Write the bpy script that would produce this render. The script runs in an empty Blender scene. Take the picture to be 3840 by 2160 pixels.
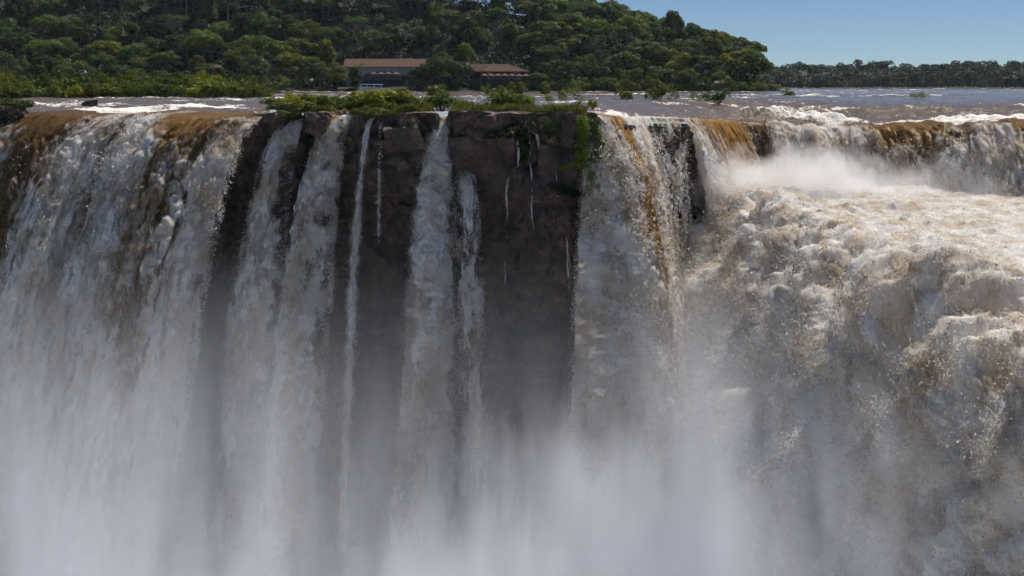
import bpy, math, random
import numpy as np
from mathutils import Vector, Matrix

# ------------------------------------------------------------------ scene, camera, sky, sun
scn = bpy.context.scene
COL = scn.collection
F0, PX0, PY0 = 5333.3, 1920.0, 322.0        # focal length, principal column and horizon row, in photo pixels
cam_d = bpy.data.cameras.new('camera'); cam = bpy.data.objects.new('camera', cam_d); COL.objects.link(cam)
cam.location = (0, 0, 0); cam.rotation_euler = (math.radians(90), 0, 0)
cam_d.sensor_width = 36; cam_d.lens = 50
cam_d.shift_y = -(1080 - PY0) / 3840.0
cam_d.clip_start = 0.5; cam_d.clip_end = 6000
scn.camera = cam

SUN_AZ, SUN_EL = 43.0, 59.0                  # degrees to the right of the view direction, and above the horizon
saz, sel = math.radians(SUN_AZ), math.radians(SUN_EL)
SUN = Vector((math.sin(saz) * math.cos(sel), math.cos(saz) * math.cos(sel), math.sin(sel)))
wd = bpy.data.worlds.new('World'); scn.world = wd; wd.use_nodes = True
wn = wd.node_tree.nodes; wl = wd.node_tree.links
sky = wn.new('ShaderNodeTexSky'); sky.sky_type = 'NISHITA'; sky.sun_disc = False
sky.sun_elevation = sel; sky.sun_rotation = saz
sky.altitude = 4300; sky.air_density = 1.0; sky.dust_density = 0.0; sky.ozone_density = 6.0
wn['Background'].inputs['Strength'].default_value = 0.062
wl.new(sky.outputs[0], wn['Background'].inputs['Color'])
sd = bpy.data.lights.new('sun', 'SUN'); sd.energy = 4.6; sd.angle = math.radians(0.53); sd.color = (1.0, 0.94, 0.86)
so = bpy.data.objects.new('sun', sd); COL.objects.link(so)
so.rotation_euler = (-SUN).to_track_quat('-Z', 'Y').to_euler(); so.location = SUN * 300
vs = scn.view_settings; vs.view_transform = 'Standard'; vs.look = 'None'; vs.gamma = 1.0; vs.exposure = 0.15
cy = scn.cycles
cy.use_denoising = True
cy.max_bounces = 10; cy.diffuse_bounces = 3; cy.glossy_bounces = 2; cy.transmission_bounces = 3
cy.transparent_max_bounces = 14; cy.volume_bounces = 5; cy.use_adaptive_sampling = True; cy.adaptive_threshold = 0.06; cy.adaptive_min_samples = 16
cy.volume_max_steps = 96
cy.sample_clamp_indirect = 4.0; cy.sample_clamp_direct = 12.0
cy.caustics_reflective = False; cy.caustics_refractive = False

# ------------------------------------------------------------------ helpers
rng = np.random.default_rng(7)
random.seed(5)

def at(px, py, Y):
    return np.array(((px - PX0) * Y / F0, Y, (PY0 - py) * Y / F0))

def _hash(ix, iy, iz, seed):
    h = (ix * 374761393 + iy * 668265263 + iz * 1274126177 + seed * 974711) & 0xffffffff
    h = ((h ^ (h >> 13)) * 1103515245) & 0xffffffff
    h = ((h ^ (h >> 15)) * 12345679) & 0xffffffff
    return (h ^ (h >> 16)) & 0xffffffff

G16 = np.array([(1,1,0),(-1,1,0),(1,-1,0),(-1,-1,0),(1,0,1),(-1,0,1),(1,0,-1),(-1,0,-1),
                (0,1,1),(0,-1,1),(0,1,-1),(0,-1,-1),(1,1,0),(-1,1,0),(0,-1,1),(0,-1,-1)], dtype=np.float32)

def perlin(x, y, z=None, seed=0):
    x = np.asarray(x, np.float32); y = np.asarray(y, np.float32)
    x, y = np.broadcast_arrays(x, y)
    if z is None: z = np.zeros_like(x) + 0.37
    z = np.broadcast_to(np.asarray(z, np.float32), x.shape)
    fx, fy, fz = np.floor(x), np.floor(y), np.floor(z)
    ix, iy, iz = fx.astype(np.int64), fy.astype(np.int64), fz.astype(np.int64)
    dx, dy, dz = x - fx, y - fy, z - fz
    u = dx*dx*dx*(dx*(dx*6-15)+10); v = dy*dy*dy*(dy*(dy*6-15)+10); w = dz*dz*dz*(dz*(dz*6-15)+10)
    def g(ox, oy, oz):
        k = G16[(_hash(ix+ox, iy+oy, iz+oz, seed) & 15).astype(np.int64)]
        return k[..., 0]*(dx-ox) + k[..., 1]*(dy-oy) + k[..., 2]*(dz-oz)
    a = g(0,0,0)*(1-u) + g(1,0,0)*u; b = g(0,1,0)*(1-u) + g(1,1,0)*u
    c = g(0,0,1)*(1-u) + g(1,0,1)*u; d = g(0,1,1)*(1-u) + g(1,1,1)*u
    return ((a*(1-v) + b*v)*(1-w) + (c*(1-v) + d*v)*w).astype(np.float32)

def fbm(x, y, z=None, seed=0, oct=4, gain=0.5):
    s = 0; a = 1.0; f = 1.0
    for o in range(oct):
        s = s + a*perlin(x*f, y*f, None if z is None else z*f, seed+o*17); a *= gain; f *= 2.03
    return s

def billow(x, y, z=None, seed=0, oct=4, gain=0.5):
    s = 0; a = 1.0; f = 1.0
    for o in range(oct):
        s = s + a*(np.abs(perlin(x*f, y*f, None if z is None else z*f, seed+o*17))*2 - 0.45); a *= gain; f *= 2.07
    return s

def sstep(a, b, x):
    t = np.clip((x - a) / (b - a), 0, 1); return t*t*(3 - 2*t)

def mkmesh(name, V, F, smooth=False, attrs=None):
    V = np.ascontiguousarray(V, np.float32); F = np.ascontiguousarray(F, np.int32)
    me = bpy.data.meshes.new(name); n = F.shape[1]
    me.vertices.add(len(V)); me.vertices.foreach_set('co', V.ravel())
    me.loops.add(F.size); me.loops.foreach_set('vertex_index', F.ravel())
    me.polygons.add(len(F)); me.polygons.foreach_set('loop_start', np.arange(0, F.size, n, dtype=np.int32))
    try: me.polygons.foreach_set('loop_total', np.full(len(F), n, np.int32))
    except Exception: pass
    me.polygons.foreach_set('use_smooth', np.full(len(F), smooth, bool))
    for k, a in (attrs or {}).items():
        at_ = me.attributes.new(k, 'FLOAT', 'POINT'); at_.data.foreach_set('value', np.ascontiguousarray(a, np.float32).ravel())
    me.update(calc_edges=True); me.validate()
    return me

def link(name, me, mat=None, parent=None, loc=None, **props):
    o = bpy.data.objects.new(name, me); COL.objects.link(o)
    if mat is not None and me is not None and not me.materials: me.materials.append(mat)
    if parent is not None: o.parent = parent
    if loc is not None: o.location = loc
    for k, v in props.items():
        if v is not None: o[k] = v
    return o

def thing(name, label, cat, loc=(0, 0, 0), rz=0, group=None, sc=1.0):
    o = bpy.data.objects.new(name, None); COL.objects.link(o); o.location = loc; o.rotation_euler = (0, 0, rz)
    o.scale = (sc, sc, sc) if not hasattr(sc, '__len__') else sc
    o.empty_display_size = 0.2
    o['label'] = label; o['category'] = cat
    if group: o['group'] = group
    return o

def gridfaces(nr, nc):
    i = np.arange(nr*nc).reshape(nr, nc)
    return np.stack((i[:-1, :-1], i[:-1, 1:], i[1:, 1:], i[1:, :-1]), -1).reshape(-1, 4)

def gridnormals(P):
    du = np.gradient(P, axis=1); dv = np.gradient(P, axis=0)
    n = np.cross(du, dv); n /= np.linalg.norm(n, axis=-1, keepdims=True) + 1e-9
    return n

def compact(V, F, attrs):
    used = np.zeros(len(V), bool); used[F.ravel()] = True
    idx = np.cumsum(used) - 1
    return V[used], idx[F], {k: a.ravel()[used] for k, a in attrs.items()}

# -- primitive collectors
class MB:
    def __init__(s): s.V = []; s.F = []
    def quadmesh(s, V, F):
        b = len(s.V); s.V += [tuple(v) for v in V]; s.F += [tuple(b + i for i in f) for f in F]; return s
    def box(s, a, b):
        (x0,y0,z0),(x1,y1,z1) = a, b
        return s.quadmesh([(x0,y0,z0),(x1,y0,z0),(x1,y1,z0),(x0,y1,z0),(x0,y0,z1),(x1,y0,z1),(x1,y1,z1),(x0,y1,z1)],
                   [(0,3,2,1),(4,5,6,7),(0,1,5,4),(1,2,6,5),(2,3,7,6),(3,0,4,7)])
    def tube(s, pts, radii, n=6):
        b = len(s.V); pts = [Vector(p) for p in pts]
        for i, p in enumerate(pts):
            d = (pts[min(i+1, len(pts)-1)] - pts[max(i-1, 0)]).normalized()
            a = d.orthogonal().normalized(); c = d.cross(a)
            for k in range(n):
                t = 2*math.pi*k/n; q = p + (a*math.cos(t) + c*math.sin(t))*radii[i]; s.V.append(tuple(q))
        for i in range(len(pts)-1):
            for k in range(n):
                k2 = (k+1) % n
                s.F.append((b+i*n+k, b+i*n+k2, b+(i+1)*n+k2, b+(i+1)*n+k))
        s.F.append(tuple(b+k for k in range(n))[::-1]); s.F.append(tuple(b+(len(pts)-1)*n+k for k in range(n)))
        return s
    def mesh(s, name, smooth=False):
        me = bpy.data.meshes.new(name); me.from_pydata(s.V, [], s.F); me.update()
        if smooth:
            for p in me.polygons: p.use_smooth = True
        return me
    def build(s, name, mat, parent=None, smooth=False, **props):
        return link(name, s.mesh(name, smooth), mat, parent, **props)

# ------------------------------------------------------------------ materials
def nmat(name):
    m = bpy.data.materials.new(name); m.use_nodes = True
    nt = m.node_tree; nt.nodes.clear()
    out = nt.nodes.new('ShaderNodeOutputMaterial')
    return m, nt, out

def N(nt, typ, ins=None, **props):
    n = nt.nodes.new(typ)
    for k, v in props.items(): setattr(n, k, v)
    for k, v in (ins or {}).items():
        if hasattr(v, 'is_output') or isinstance(v, bpy.types.NodeSocket): nt.links.new(v, n.inputs[k])
        else: n.inputs[k].default_value = v
    return n

def ramp(nt, fac, stops):
    r = N(nt, 'ShaderNodeValToRGB', {'Fac': fac}); e = r.color_ramp.elements
    while len(e) < len(stops): e.new(0.5)
    for i, (p, c) in enumerate(stops): e[i].position = p; e[i].color = (*c, 1) if len(c) == 3 else c
    return r.outputs[0]

def mth(nt, op, a, b=None, c=None, clamp=False):
    n = nt.nodes.new('ShaderNodeMath'); n.operation = op; n.use_clamp = clamp
    for i, v in enumerate((a, b, c)):
        if v is None: continue
        if isinstance(v, bpy.types.NodeSocket): nt.links.new(v, n.inputs[i])
        else: n.inputs[i].default_value = v
    return n.outputs[0]

def mapr(nt, v, a, b, c=0.0, d=1.0, smooth=True):
    n = nt.nodes.new('ShaderNodeMapRange'); n.interpolation_type = 'SMOOTHSTEP' if smooth else 'LINEAR'
    nt.links.new(v, n.inputs['Value'])
    for k, x in zip(('From Min', 'From Max', 'To Min', 'To Max'), (a, b, c, d)): n.inputs[k].default_value = x
    return n.outputs[0]

def mixc(nt, f, a, b):
    n = nt.nodes.new('ShaderNodeMix'); n.data_type = 'RGBA'
    for sock, v in ((n.inputs[0], f), (n.inputs[6], a), (n.inputs[7], b)):
        if isinstance(v, bpy.types.NodeSocket): nt.links.new(v, sock)
        else: sock.default_value = (*v, 1) if hasattr(v, '__len__') else v
    return n.outputs[2]

def noise(nt, vec, scale, detail=4, rough=0.55, mapping=None):
    if mapping is not None:
        mp = N(nt, 'ShaderNodeMapping', {'Vector': vec, 'Scale': mapping}); vec = mp.outputs[0]
    return N(nt, 'ShaderNodeTexNoise', {'Vector': vec, 'Scale': scale, 'Detail': detail, 'Roughness': rough}).outputs['Fac']

def mat_fall():
    """brown river water that breaks up into creamy foam; foam and tint follow the flow"""
    m, nt, out = nmat('falling_water')
    geo = nt.nodes.new('ShaderNodeNewGeometry').outputs['Position']
    foam = N(nt, 'ShaderNodeAttribute', attribute_name='foam').outputs['Fac']
    ochre = N(nt, 'ShaderNodeAttribute', attribute_name='ochre').outputs['Fac']
    n1 = noise(nt, geo, 1.0, 5, 0.62, (2.6, 2.6, 0.55)); n2 = noise(nt, geo, 5.0, 3, 0.65, (1, 1, 0.5))
    f = mth(nt, 'ADD', foam, mth(nt, 'MULTIPLY', mth(nt, 'SUBTRACT', n1, 0.5), 1.1))
    f = mth(nt, 'ADD', f, mth(nt, 'MULTIPLY', mth(nt, 'SUBTRACT', n2, 0.5), 0.7))
    f = mapr(nt, f, -0.05, 0.95)
    dirty = noise(nt, geo, 0.35, 4, 0.6, (1, 1, 0.45))
    white = mixc(nt, mapr(nt, dirty, 0.36, 0.70), (0.93, 0.915, 0.89), (0.60, 0.48, 0.35))
    brown = mixc(nt, ochre, (0.135, 0.080, 0.042), (0.50, 0.285, 0.075))  # lighter ochre also paints in the orange glow of backlit water
    col = mixc(nt, f, brown, white)
    bmp = N(nt, 'ShaderNodeBump', {'Height': mth(nt, 'ADD', n2, n1), 'Strength': 0.30, 'Distance': 0.2}).outputs[0]
    rough = mapr(nt, f, 0, 1, 0.26, 0.95)
    p = N(nt, 'ShaderNodeBsdfPrincipled', {'Base Color': col, 'Roughness': rough, 'Normal': bmp, 'IOR': 1.33})
    nt.links.new(mapr(nt, f, 0, 1, 0.35, 0.05), p.inputs['Specular IOR Level'])
    t = N(nt, 'ShaderNodeBsdfTranslucent', {'Color': col, 'Normal': bmp})
    mx = N(nt, 'ShaderNodeMixShader', {0: mapr(nt, ochre, 0, 1, 0.36, 0.5), 1: p.outputs[0], 2: t.outputs[0]})
    al = N(nt, 'ShaderNodeAttribute', attribute_name='cover').outputs['Fac']
    n3 = noise(nt, geo, 2.6, 4, 0.68, (1.5, 1.5, 0.55))
    al = mapr(nt, mth(nt, 'ADD', al, mth(nt, 'MULTIPLY', mth(nt, 'SUBTRACT', n3, 0.5), 1.5)), 0.12, 0.88)
    tr = N(nt, 'ShaderNodeBsdfTransparent')
    ms = N(nt, 'ShaderNodeMixShader', {0: al, 1: tr.outputs[0], 2: mx.outputs[0]})
    nt.links.new(ms.outputs[0], out.inputs[0])
    return m

def mat_river():
    m, nt, out = nmat('river_water')
    geo = nt.nodes.new('ShaderNodeNewGeometry').outputs['Position']
    foam = N(nt, 'ShaderNodeAttribute', attribute_name='foam').outputs['Fac']
    n1 = noise(nt, geo, 0.55, 6, 0.72, (1, 0.45, 1)); n2 = noise(nt, geo, 3.0, 3, 0.6, (1, 0.5, 1))
    f = mth(nt, 'ADD', foam, mth(nt, 'MULTIPLY', mth(nt, 'SUBTRACT', n1, 0.5), 1.5))
    f = mth(nt, 'ADD', f, mth(nt, 'MULTIPLY', mth(nt, 'SUBTRACT', n2, 0.5), 1.3))
    f = mapr(nt, f, 0.36, 0.92)
    col = mixc(nt, f, (0.165, 0.125, 0.09), (0.86, 0.82, 0.76))
    bmp = N(nt, 'ShaderNodeBump', {'Height': mth(nt, 'ADD', n2, n1), 'Strength': 0.5, 'Distance': 0.5}).outputs[0]
    p = N(nt, 'ShaderNodeBsdfPrincipled', {'Base Color': col, 'Roughness': mapr(nt, f, 0, 1, 0.13, 0.9), 'Normal': bmp, 'IOR': 1.33})
    nt.links.new(p.outputs[0], out.inputs[0])
    return m

def mat_rock():
    m, nt, out = nmat('basalt')
    geo = nt.nodes.new('ShaderNodeNewGeometry')
    pos = geo.outputs['Position']
    a = noise(nt, pos, 0.5, 6, 0.65, (1, 1, 1.6)); b = noise(nt, pos, 2.6, 5, 0.65, (1.2, 1.2, 0.7))
    c = noise(nt, pos, 0.22, 4, 0.6, (1.6, 1.6, 0.5))
    col = ramp(nt, a, [(0.30, (0.024, 0.016, 0.014)), (0.50, (0.088, 0.054, 0.042)), (0.70, (0.23, 0.145, 0.11))])
    col = mixc(nt, mapr(nt, b, 0.45, 0.75, 0, 0.55), col, (0.035, 0.024, 0.020))
    sep = N(nt, 'ShaderNodeSeparateXYZ', {'Vector': pos}).outputs[2]
    wet = mapr(nt, sep, -3.0, -26.0)
    moss = mth(nt, 'MULTIPLY', mapr(nt, c, 0.50, 0.64), mapr(nt, b, 0.40, 0.58))
    col = mixc(nt, mth(nt, 'MULTIPLY', moss, 0.75), col, (0.035, 0.048, 0.012))
    bmp = N(nt, 'ShaderNodeBump', {'Height': mth(nt, 'ADD', a, b), 'Strength': 0.7, 'Distance': 0.35}).outputs[0]
    p = N(nt, 'ShaderNodeBsdfPrincipled', {'Base Color': col, 'Roughness': mapr(nt, c, 0.3, 0.7, 0.45, 0.85), 'Normal': bmp})
    nt.links.new(p.outputs[0], out.inputs[0])
    return m

def mat_leaf(name, col, trans=0.35, var=0.35, objcol=False):
    m, nt, out = nmat(name)
    rnd = nt.nodes.new('ShaderNodeNewGeometry').outputs['Random Per Island']
    if objcol: base = nt.nodes.new('ShaderNodeObjectInfo').outputs['Color']
    else: base = N(nt, 'ShaderNodeRGB').outputs[0]; nt.nodes[-1].outputs[0].default_value = (*col, 1)
    hs = N(nt, 'ShaderNodeHueSaturation', {'Color': base})
    nt.links.new(mapr(nt, rnd, 0, 1, 1 - var, 1 + var, False), hs.inputs['Value'])
    oi = nt.nodes.new('ShaderNodeObjectInfo').outputs['Random']
    nt.links.new(mapr(nt, rnd, 0, 1, 0.485, 0.515, False), hs.inputs['Hue'])
    c = hs.outputs[0]
    d = N(nt, 'ShaderNodeBsdfPrincipled', {'Base Color': c, 'Roughness': 0.55, 'Specular IOR Level': 0.25})
    t = N(nt, 'ShaderNodeBsdfTranslucent', {'Color': c})
    mx = N(nt, 'ShaderNodeMixShader', {0: trans, 1: d.outputs[0], 2: t.outputs[0]})
    nt.links.new(mx.outputs[0], out.inputs[0])
    return m

def mat_plain(name, col, rough=0.7, nscale=2.0, amt=0.25, bump=0.2, metallic=0.0):
    m, nt, out = nmat(name)
    oc = N(nt, 'ShaderNodeTexCoord').outputs['Object']
    n = noise(nt, oc, nscale, 5, 0.6)
    c = mixc(nt, n, tuple(x*(1-amt) for x in col), tuple(min(1, x*(1+amt)) for x in col))
    bmp = N(nt, 'ShaderNodeBump', {'Height': n, 'Strength': bump, 'Distance': 0.1}).outputs[0]
    p = N(nt, 'ShaderNodeBsdfPrincipled', {'Base Color': c, 'Roughness': rough, 'Normal': bmp, 'Metallic': metallic})
    nt.links.new(p.outputs[0], out.inputs[0])
    return m

M_FALL = mat_fall(); M_RIVER = mat_river(); M_ROCK = mat_rock()
M_TREE = mat_leaf('tree_leaves', (0.05, 0.08, 0.02), 0.45, 0.4, True)
M_SHRUB = mat_leaf('shrub_leaves', (0.07, 0.10, 0.015), 0.4, 0.4, True)
M_BARK = mat_plain('bark', (0.13, 0.11, 0.09), 0.9, 3)
M_STEM = mat_plain('stem', (0.10, 0.075, 0.04), 0.9, 6)
M_SOIL = mat_plain('forest_floor', (0.022, 0.026, 0.012), 0.95, 0.3)
M_ROOF = mat_plain('clay_tiles', (0.088, 0.038, 0.028), 0.9, 1.2, 0.45)
M_WALL = mat_plain('grey_wall', (0.46, 0.47, 0.50), 0.8, 0.6, 0.1)
M_WOOD = mat_plain('dark_timber', (0.035, 0.027, 0.022), 0.8, 2)
M_THATCH = mat_plain('thatch', (0.17, 0.105, 0.08), 0.95, 4, 0.3)
M_WHITE = mat_plain('white_paint', (0.62, 0.63, 0.64), 0.5, 1, 0.08)
M_BLUE = mat_plain('blue_canvas', (0.03, 0.17, 0.42), 0.6, 1, 0.12)
M_VAN = mat_plain('shaded_van_paint', (0.30, 0.31, 0.33), 0.5, 1, 0.08)  # white van's paint dimmed to grey: the trees' shade is put into it
M_GLASS = mat_plain('dark_glass', (0.02, 0.025, 0.03), 0.1, 1, 0.1)
M_YEL = mat_leaf('yellow_blossom', (0.55, 0.36, 0.03), 0.3, 0.2)

# ------------------------------------------------------------------ where the falls' lip runs (plan), left to right
ZFAR = -2.17
def lipz(py, Y): return (PY0 - py) * Y / F0
# (photo column, photo row of the lip, distance)
LIP = [(-900, 430, 146), (60, 430, 148), (1000, 432, 150), (2225, 436, 150), (2330, 438, 155), (2450, 442, 164), (2560, 446, 172), (2700, 452, 183),
       (2780, 458, 190), (2950, 472, 190), (3150, 486, 187), (3350, 496, 183), (3600, 486, 178), (3840, 476, 174), (4600, 480, 168)]
LK = np.array([(p[0]-PX0)/F0 for p in LIP]); LY = np.array([p[2] for p in LIP], float); LZ = np.array([lipz(p[1], p[2]) for p in LIP])
def lipY(k): return np.interp(k, LK, LY)
def lipZ(k): return np.interp(k, LK, LZ)

# ------------------------------------------------------------------ river (structure)
def build_river():
    nc = 760
    k = np.linspace(-0.47, 0.47, nc)
    d = [0.8]; step = 0.34
    while d[-1] < 1500: d.append(d[-1] + step); step *= 1.0 + 0.0135*(1 if d[-1] > 25 else 0.25)
    d = np.array(d); nr = len(d)
    D, K = np.meshgrid(d, k, indexing='ij')
    Y = lipY(K) + D; X = K*Y
    side = sstep(0.055, 0.16, K)
    fall_len = 8 + 22*side
    Z = ZFAR + (lipZ(K) - ZFAR)*np.exp(-np.clip(D, 0, None)/fall_len)
    Z = Z - 0.38*sstep(3.6, 2.0, D)*((K < (1010-PX0)/F0) | (K > (2222-PX0)/F0))
    # rapids: standing waves across the current, larger near the throat
    amp = 0.30 + 0.30*np.exp(-D/60)*(0.4 + 0.6*side) + 0.0*D
    wv = 0.9*fbm(X*0.10, Y*0.20, seed=3, oct=3) + 0.55*billow(X*0.20, Y*0.42, seed=9, oct=3)
    zone = sstep(-0.25, 0.35, fbm(X*0.018, Y*0.035, seed=21, oct=3))
    fade = sstep(-2, 3, D)
    dz = amp*wv*(0.45 + 0.9*zone)*fade
    # the big boils above the throat
    boil = 0*Z
    for (px, d0, sx, sd, h) in ((2960, 9, 6.0, 3.0, 1.5), (3130, 6, 4.0, 2.2, 1.0), (2830, 12, 3.5, 3, 0.8), (3560, 5, 5, 3, 1.0), (3700, 10, 5, 3, 0.6), (460, 5, 5, 2.5, 0.35), (700, 9, 6, 2, 0.3)):
        kc = (px - PX0)/F0; xc = kc*(lipY(kc) + d0)
        w = np.exp(-((X-xc)/sx)**2 - ((D-d0)/sd)**2)
        dz = dz + h*w*(0.75 + 0.55*billow(X*0.40, Y*0.5, seed=31, oct=3, gain=.42))
        zone = np.maximum(zone, 1.3*w); boil = np.maximum(boil, w)
    fine = fbm(X*0.9, Y*0.9, seed=41, oct=3)*0.10*np.exp(-D/90)
    Z = Z + dz + fine
    lines = sstep(0.05, 0.5, fbm(X*0.03, Y*0.16, seed=51, oct=3) + 0.25)
    crest = np.clip(wv*0.55, -0.5, 0.8)
    foam = -0.10 + 0.46*zone*lines + 0.42*crest*(0.4+zone) + 0.08*sstep(90, 10, D)*(1-side)
    foam += 0.55*sstep(7, 0, D)*((K < -0.16)*0.15 + (K > 0.06)*(K < 0.13)*0.9)
    foam = np.where(side > 0.5, foam - 0.12*sstep(30, 5, D), foam)
    foam += 0.62*sstep(.12, .5, boil) + .11 + 0.42*fbm(X*0.55, Y*0.30, seed=55, oct=4, gain=.65)*np.exp(-D/150)
    P = np.stack((X, Y, Z), -1)
    F = gridfaces(nr, nc)
    # the dry rim of the cliff between the left curtain and the corner: no river in front of it
    kc, dc = K.ravel()[F[:, 0]], D.ravel()[F[:, 0]]
    rim = (kc > (1010-PX0)/F0) & (kc < (2222-PX0)/F0) & (dc < 5.0)
    F = F[~rim][:, ::-1]
    V, F, A = compact(P.reshape(-1, 3), F, {'foam': foam})
    link('river', mkmesh('river', V, F, True, A), M_RIVER, kind='structure')
build_river()

# ------------------------------------------------------------------ cliff (structure): path along the lip, face set back under the water
def build_cliff():
    # px, Y, rim height
    pts = []
    def p(px, Y, z, back=0.0): pts.append(((px-PX0)*Y/F0 , Y + back, z))
    p(-900, 146, -2.0); p(-100, 148, -1.9); p(40, 149, -2.1, .5); p(95, 150, -2.7, .8); p(125, 150, -3.7, 1.2)
    p(600, 150, -3.8, 1.2); p(985, 150, -3.8, 1.0); p(1000, 150, -2.9, .2); p(1040, 149.6, -2.95); p(1085, 150, -3.5, .6); p(1140, 150, -3.5, .6); p(1160, 149.6, -2.85)
    p(1255, 149.7, -2.8); p(1268, 150, -3.5, .6); p(1322, 150, -3.5, .6); p(1335, 149.7, -2.8); p(1388, 150.2, -2.85); p(1440, 150, -2.9); p(1612, 149.2, -2.8, -.6); p(1640, 149.7, -2.8)
    p(1652, 150.4, -3.7, .8); p(1684, 150.4, -3.7, .8); p(1694, 149.7, -2.75); p(1800, 149.4, -2.7); p(1930, 149.6, -2.72); p(1960, 150.1, -2.9); p(2000, 149.5, -2.72)
    p(2100, 149.2, -2.75); p(2190, 149.4, -2.8); p(2218, 149.6, -3.0); p(2235, 150.6, -3.9)
    p(2330, 156.5, -4.2); p(2450, 165.5, -4.6); p(2560, 173.5, -4.8); p(2700, 184.5, -5.3); p(2770, 192.5, -5.8); p(2950, 192, -6.2); p(3150, 189, -6.6); p(3350, 185, -6.8); p(3600, 180, -6.5); p(3840, 176, -6.2); p(4600, 170, -6)
    pts_ = np.array(pts); seg = np.r_[0, np.cumsum(np.linalg.norm(np.diff(pts_[:, :2], axis=0), axis=1))]
    S = np.arange(0, seg[-1], 0.19)
    x = np.interp(S, seg, pts_[:, 0]); y = np.interp(S, seg, pts_[:, 1]); rim = np.interp(S, seg, pts_[:, 2])
    cen = sstep(-25.5, -24.5, x)*sstep(8.4, 7.6, x); rim = rim + cen*(0.42*fbm(S*0.30, 0*S, seed=93, oct=3) + .06); y = y + cen*0.9*fbm(S*0.35, 0*S+4, seed=94, oct=3)
    xs = np.convolve(np.pad(x, 6, 'edge'), np.ones(13)/13, 'valid'); ys = np.convolve(np.pad(y, 6, 'edge'), np.ones(13)/13, 'valid')
    tx, ty = np.gradient(xs), np.gradient(ys); L = np.hypot(tx, ty); nx, ny = ty/L, -tx/L      # outward normal (towards the gorge)
    nsm = 41; nx = np.convolve(np.pad(nx, nsm//2, 'edge'), np.ones(nsm)/nsm, 'valid'); ny = np.convolve(np.pad(ny, nsm//2, 'edge'), np.ones(nsm)/nsm, 'valid')
    L = np.hypot(nx, ny); nx, ny = nx/L, ny/L
    back = np.array([9.0, 7, 5.5, 4.2, 3, 2, 1.3, .8, .45, .2, 0.0])
    dn = np.r_[0.12, 0.3, np.arange(0.5, 46.5, 0.2)]
    rows = []
    for b in back:
        e = 1 - (b/9.0)
        rows.append(np.stack((xs - nx*b, ys - ny*b, rim*0 + np.where(b > 4.5, np.minimum(rim, -2.9) - (b-4.5)*0.25, rim) - 0.12*np.exp(-b*2.5)), -1))
    for h in dn:
        rows.append(np.stack((xs, ys, rim - h), -1))
    P = np.array(rows); nr, nc = P.shape[:2]
    SS = np.broadcast_to(S, (nr, nc)); ZZ = P[..., 2]
    onface = np.zeros((nr, 1)); onface[len(back):, 0] = 1.0
    # jointed blocks: jittered cells pushed in and out, wide in the strata and narrow as columns
    def cells(cw, ch, seed):
        a = SS/cw + 0.35*fbm(SS*0.3, ZZ*0.2, seed=seed, oct=2); b = ZZ/ch + 0.35*fbm(SS*0.25, ZZ*0.25, seed=seed+1, oct=2)
        ia, ib = np.floor(a).astype(np.int64), np.floor(b).astype(np.int64)
        f1 = np.full(a.shape, 9.0); f2 = f1.copy(); hh = 0*a
        for da in (-1, 0, 1):
            for db in (-1, 0, 1):
                h = _hash(ia+da, ib+db, 0*ia, seed+5); ox = (h & 1023)/1023.0; oy = ((h >> 10) & 1023)/1023.0
                d = np.hypot(ia+da+ox-a, ib+db+oy-b); nw = d < f1
                f2 = np.where(nw, f1, np.minimum(f2, d)); hh = np.where(nw, ((h >> 20) & 1023)/1023.0, hh); f1 = np.where(nw, d, f1)
        return hh, (f2-f1)*min(cw, ch)
    h1, e1 = cells(3.4, 5.2, 11); h2, e2 = cells(1.2, 2.0, 23)
    disp = 1.3*(h1-0.5)*sstep(0, .35, e1) + 0.6*(h2-0.5)*sstep(0, .2, e2) - 0.12*np.exp(-e1/0.10)
    disp += 1.5*fbm(SS*0.16, ZZ*0.07, seed=5, oct=4) + 0.5*fbm(SS*0.7, ZZ*0.42, seed=6, oct=5, gain=.55)
    # ledges: the upper flow stands proud down to about -10, the block with the bush stands out near the corner
    zl = ZZ + 1.6*fbm(SS*.07, 0*ZZ, seed=91, oct=3)
    for zz, am in ((-5.2, .35), (-8.2, .45), (-11.4, .7), (-16.5, .5), (-22, .5), (-29, .5)): disp += am*(sstep(zz-.25, zz+.25, zl) - .5)
    disp += 0.1*sstep(-11.6, -10.8, ZZ) - 0.5*sstep(-3.6, -2.6, ZZ)*0
    pxs = xs/ys*F0 + PX0
    disp += 1.0*(np.exp(-((pxs-2120)/70)**2))*sstep(-17.2, -16.0, ZZ)*sstep(-12.0, -13.2, ZZ)
    disp += 0.8*(np.exp(-((pxs-1480)/110)**2))*sstep(-15.5, -14.5, ZZ)*sstep(-5.0, -5.8, ZZ)
    disp += 0.9*(np.exp(-((pxs-1760)/60)**2))*sstep(-30, -14.0, ZZ)*sstep(-12.2, -13.2, ZZ)
    disp -= 2.0*sstep(-12, -40, ZZ)*0.4
    disp *= onface
    P[..., 0] += nx*disp; P[..., 1] += ny*disp
    topn = (1-onface)*(0.25*fbm(SS*0.5, P[..., 1]*0.5, seed=8, oct=3)); P[..., 2] += topn
    V = P.reshape(-1, 3); F = gridfaces(nr, nc)
    cl = link('cliff', mkmesh('cliff', V, F[:, ::-1], False), M_ROCK, kind='structure')
    return cl, P, (nx, ny, pxs)
CLIFF, CP, (CNX, CNY, CPX) = build_cliff()
NBACK = 11

def cliff_point(px, py):
    """point of the built cliff face seen at that photo pixel"""
    c = int(np.argmin(np.abs(CPX - px) + 1e6*(np.arange(len(CPX)) < 3)))
    colp = CP[NBACK:, c]; pys = PY0 - colp[:, 2]/colp[:, 1]*F0
    r = int(np.argmin(np.abs(pys - py)))
    return colp[r].copy(), np.array((CNX[c], CNY[c], 0.0))

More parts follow.
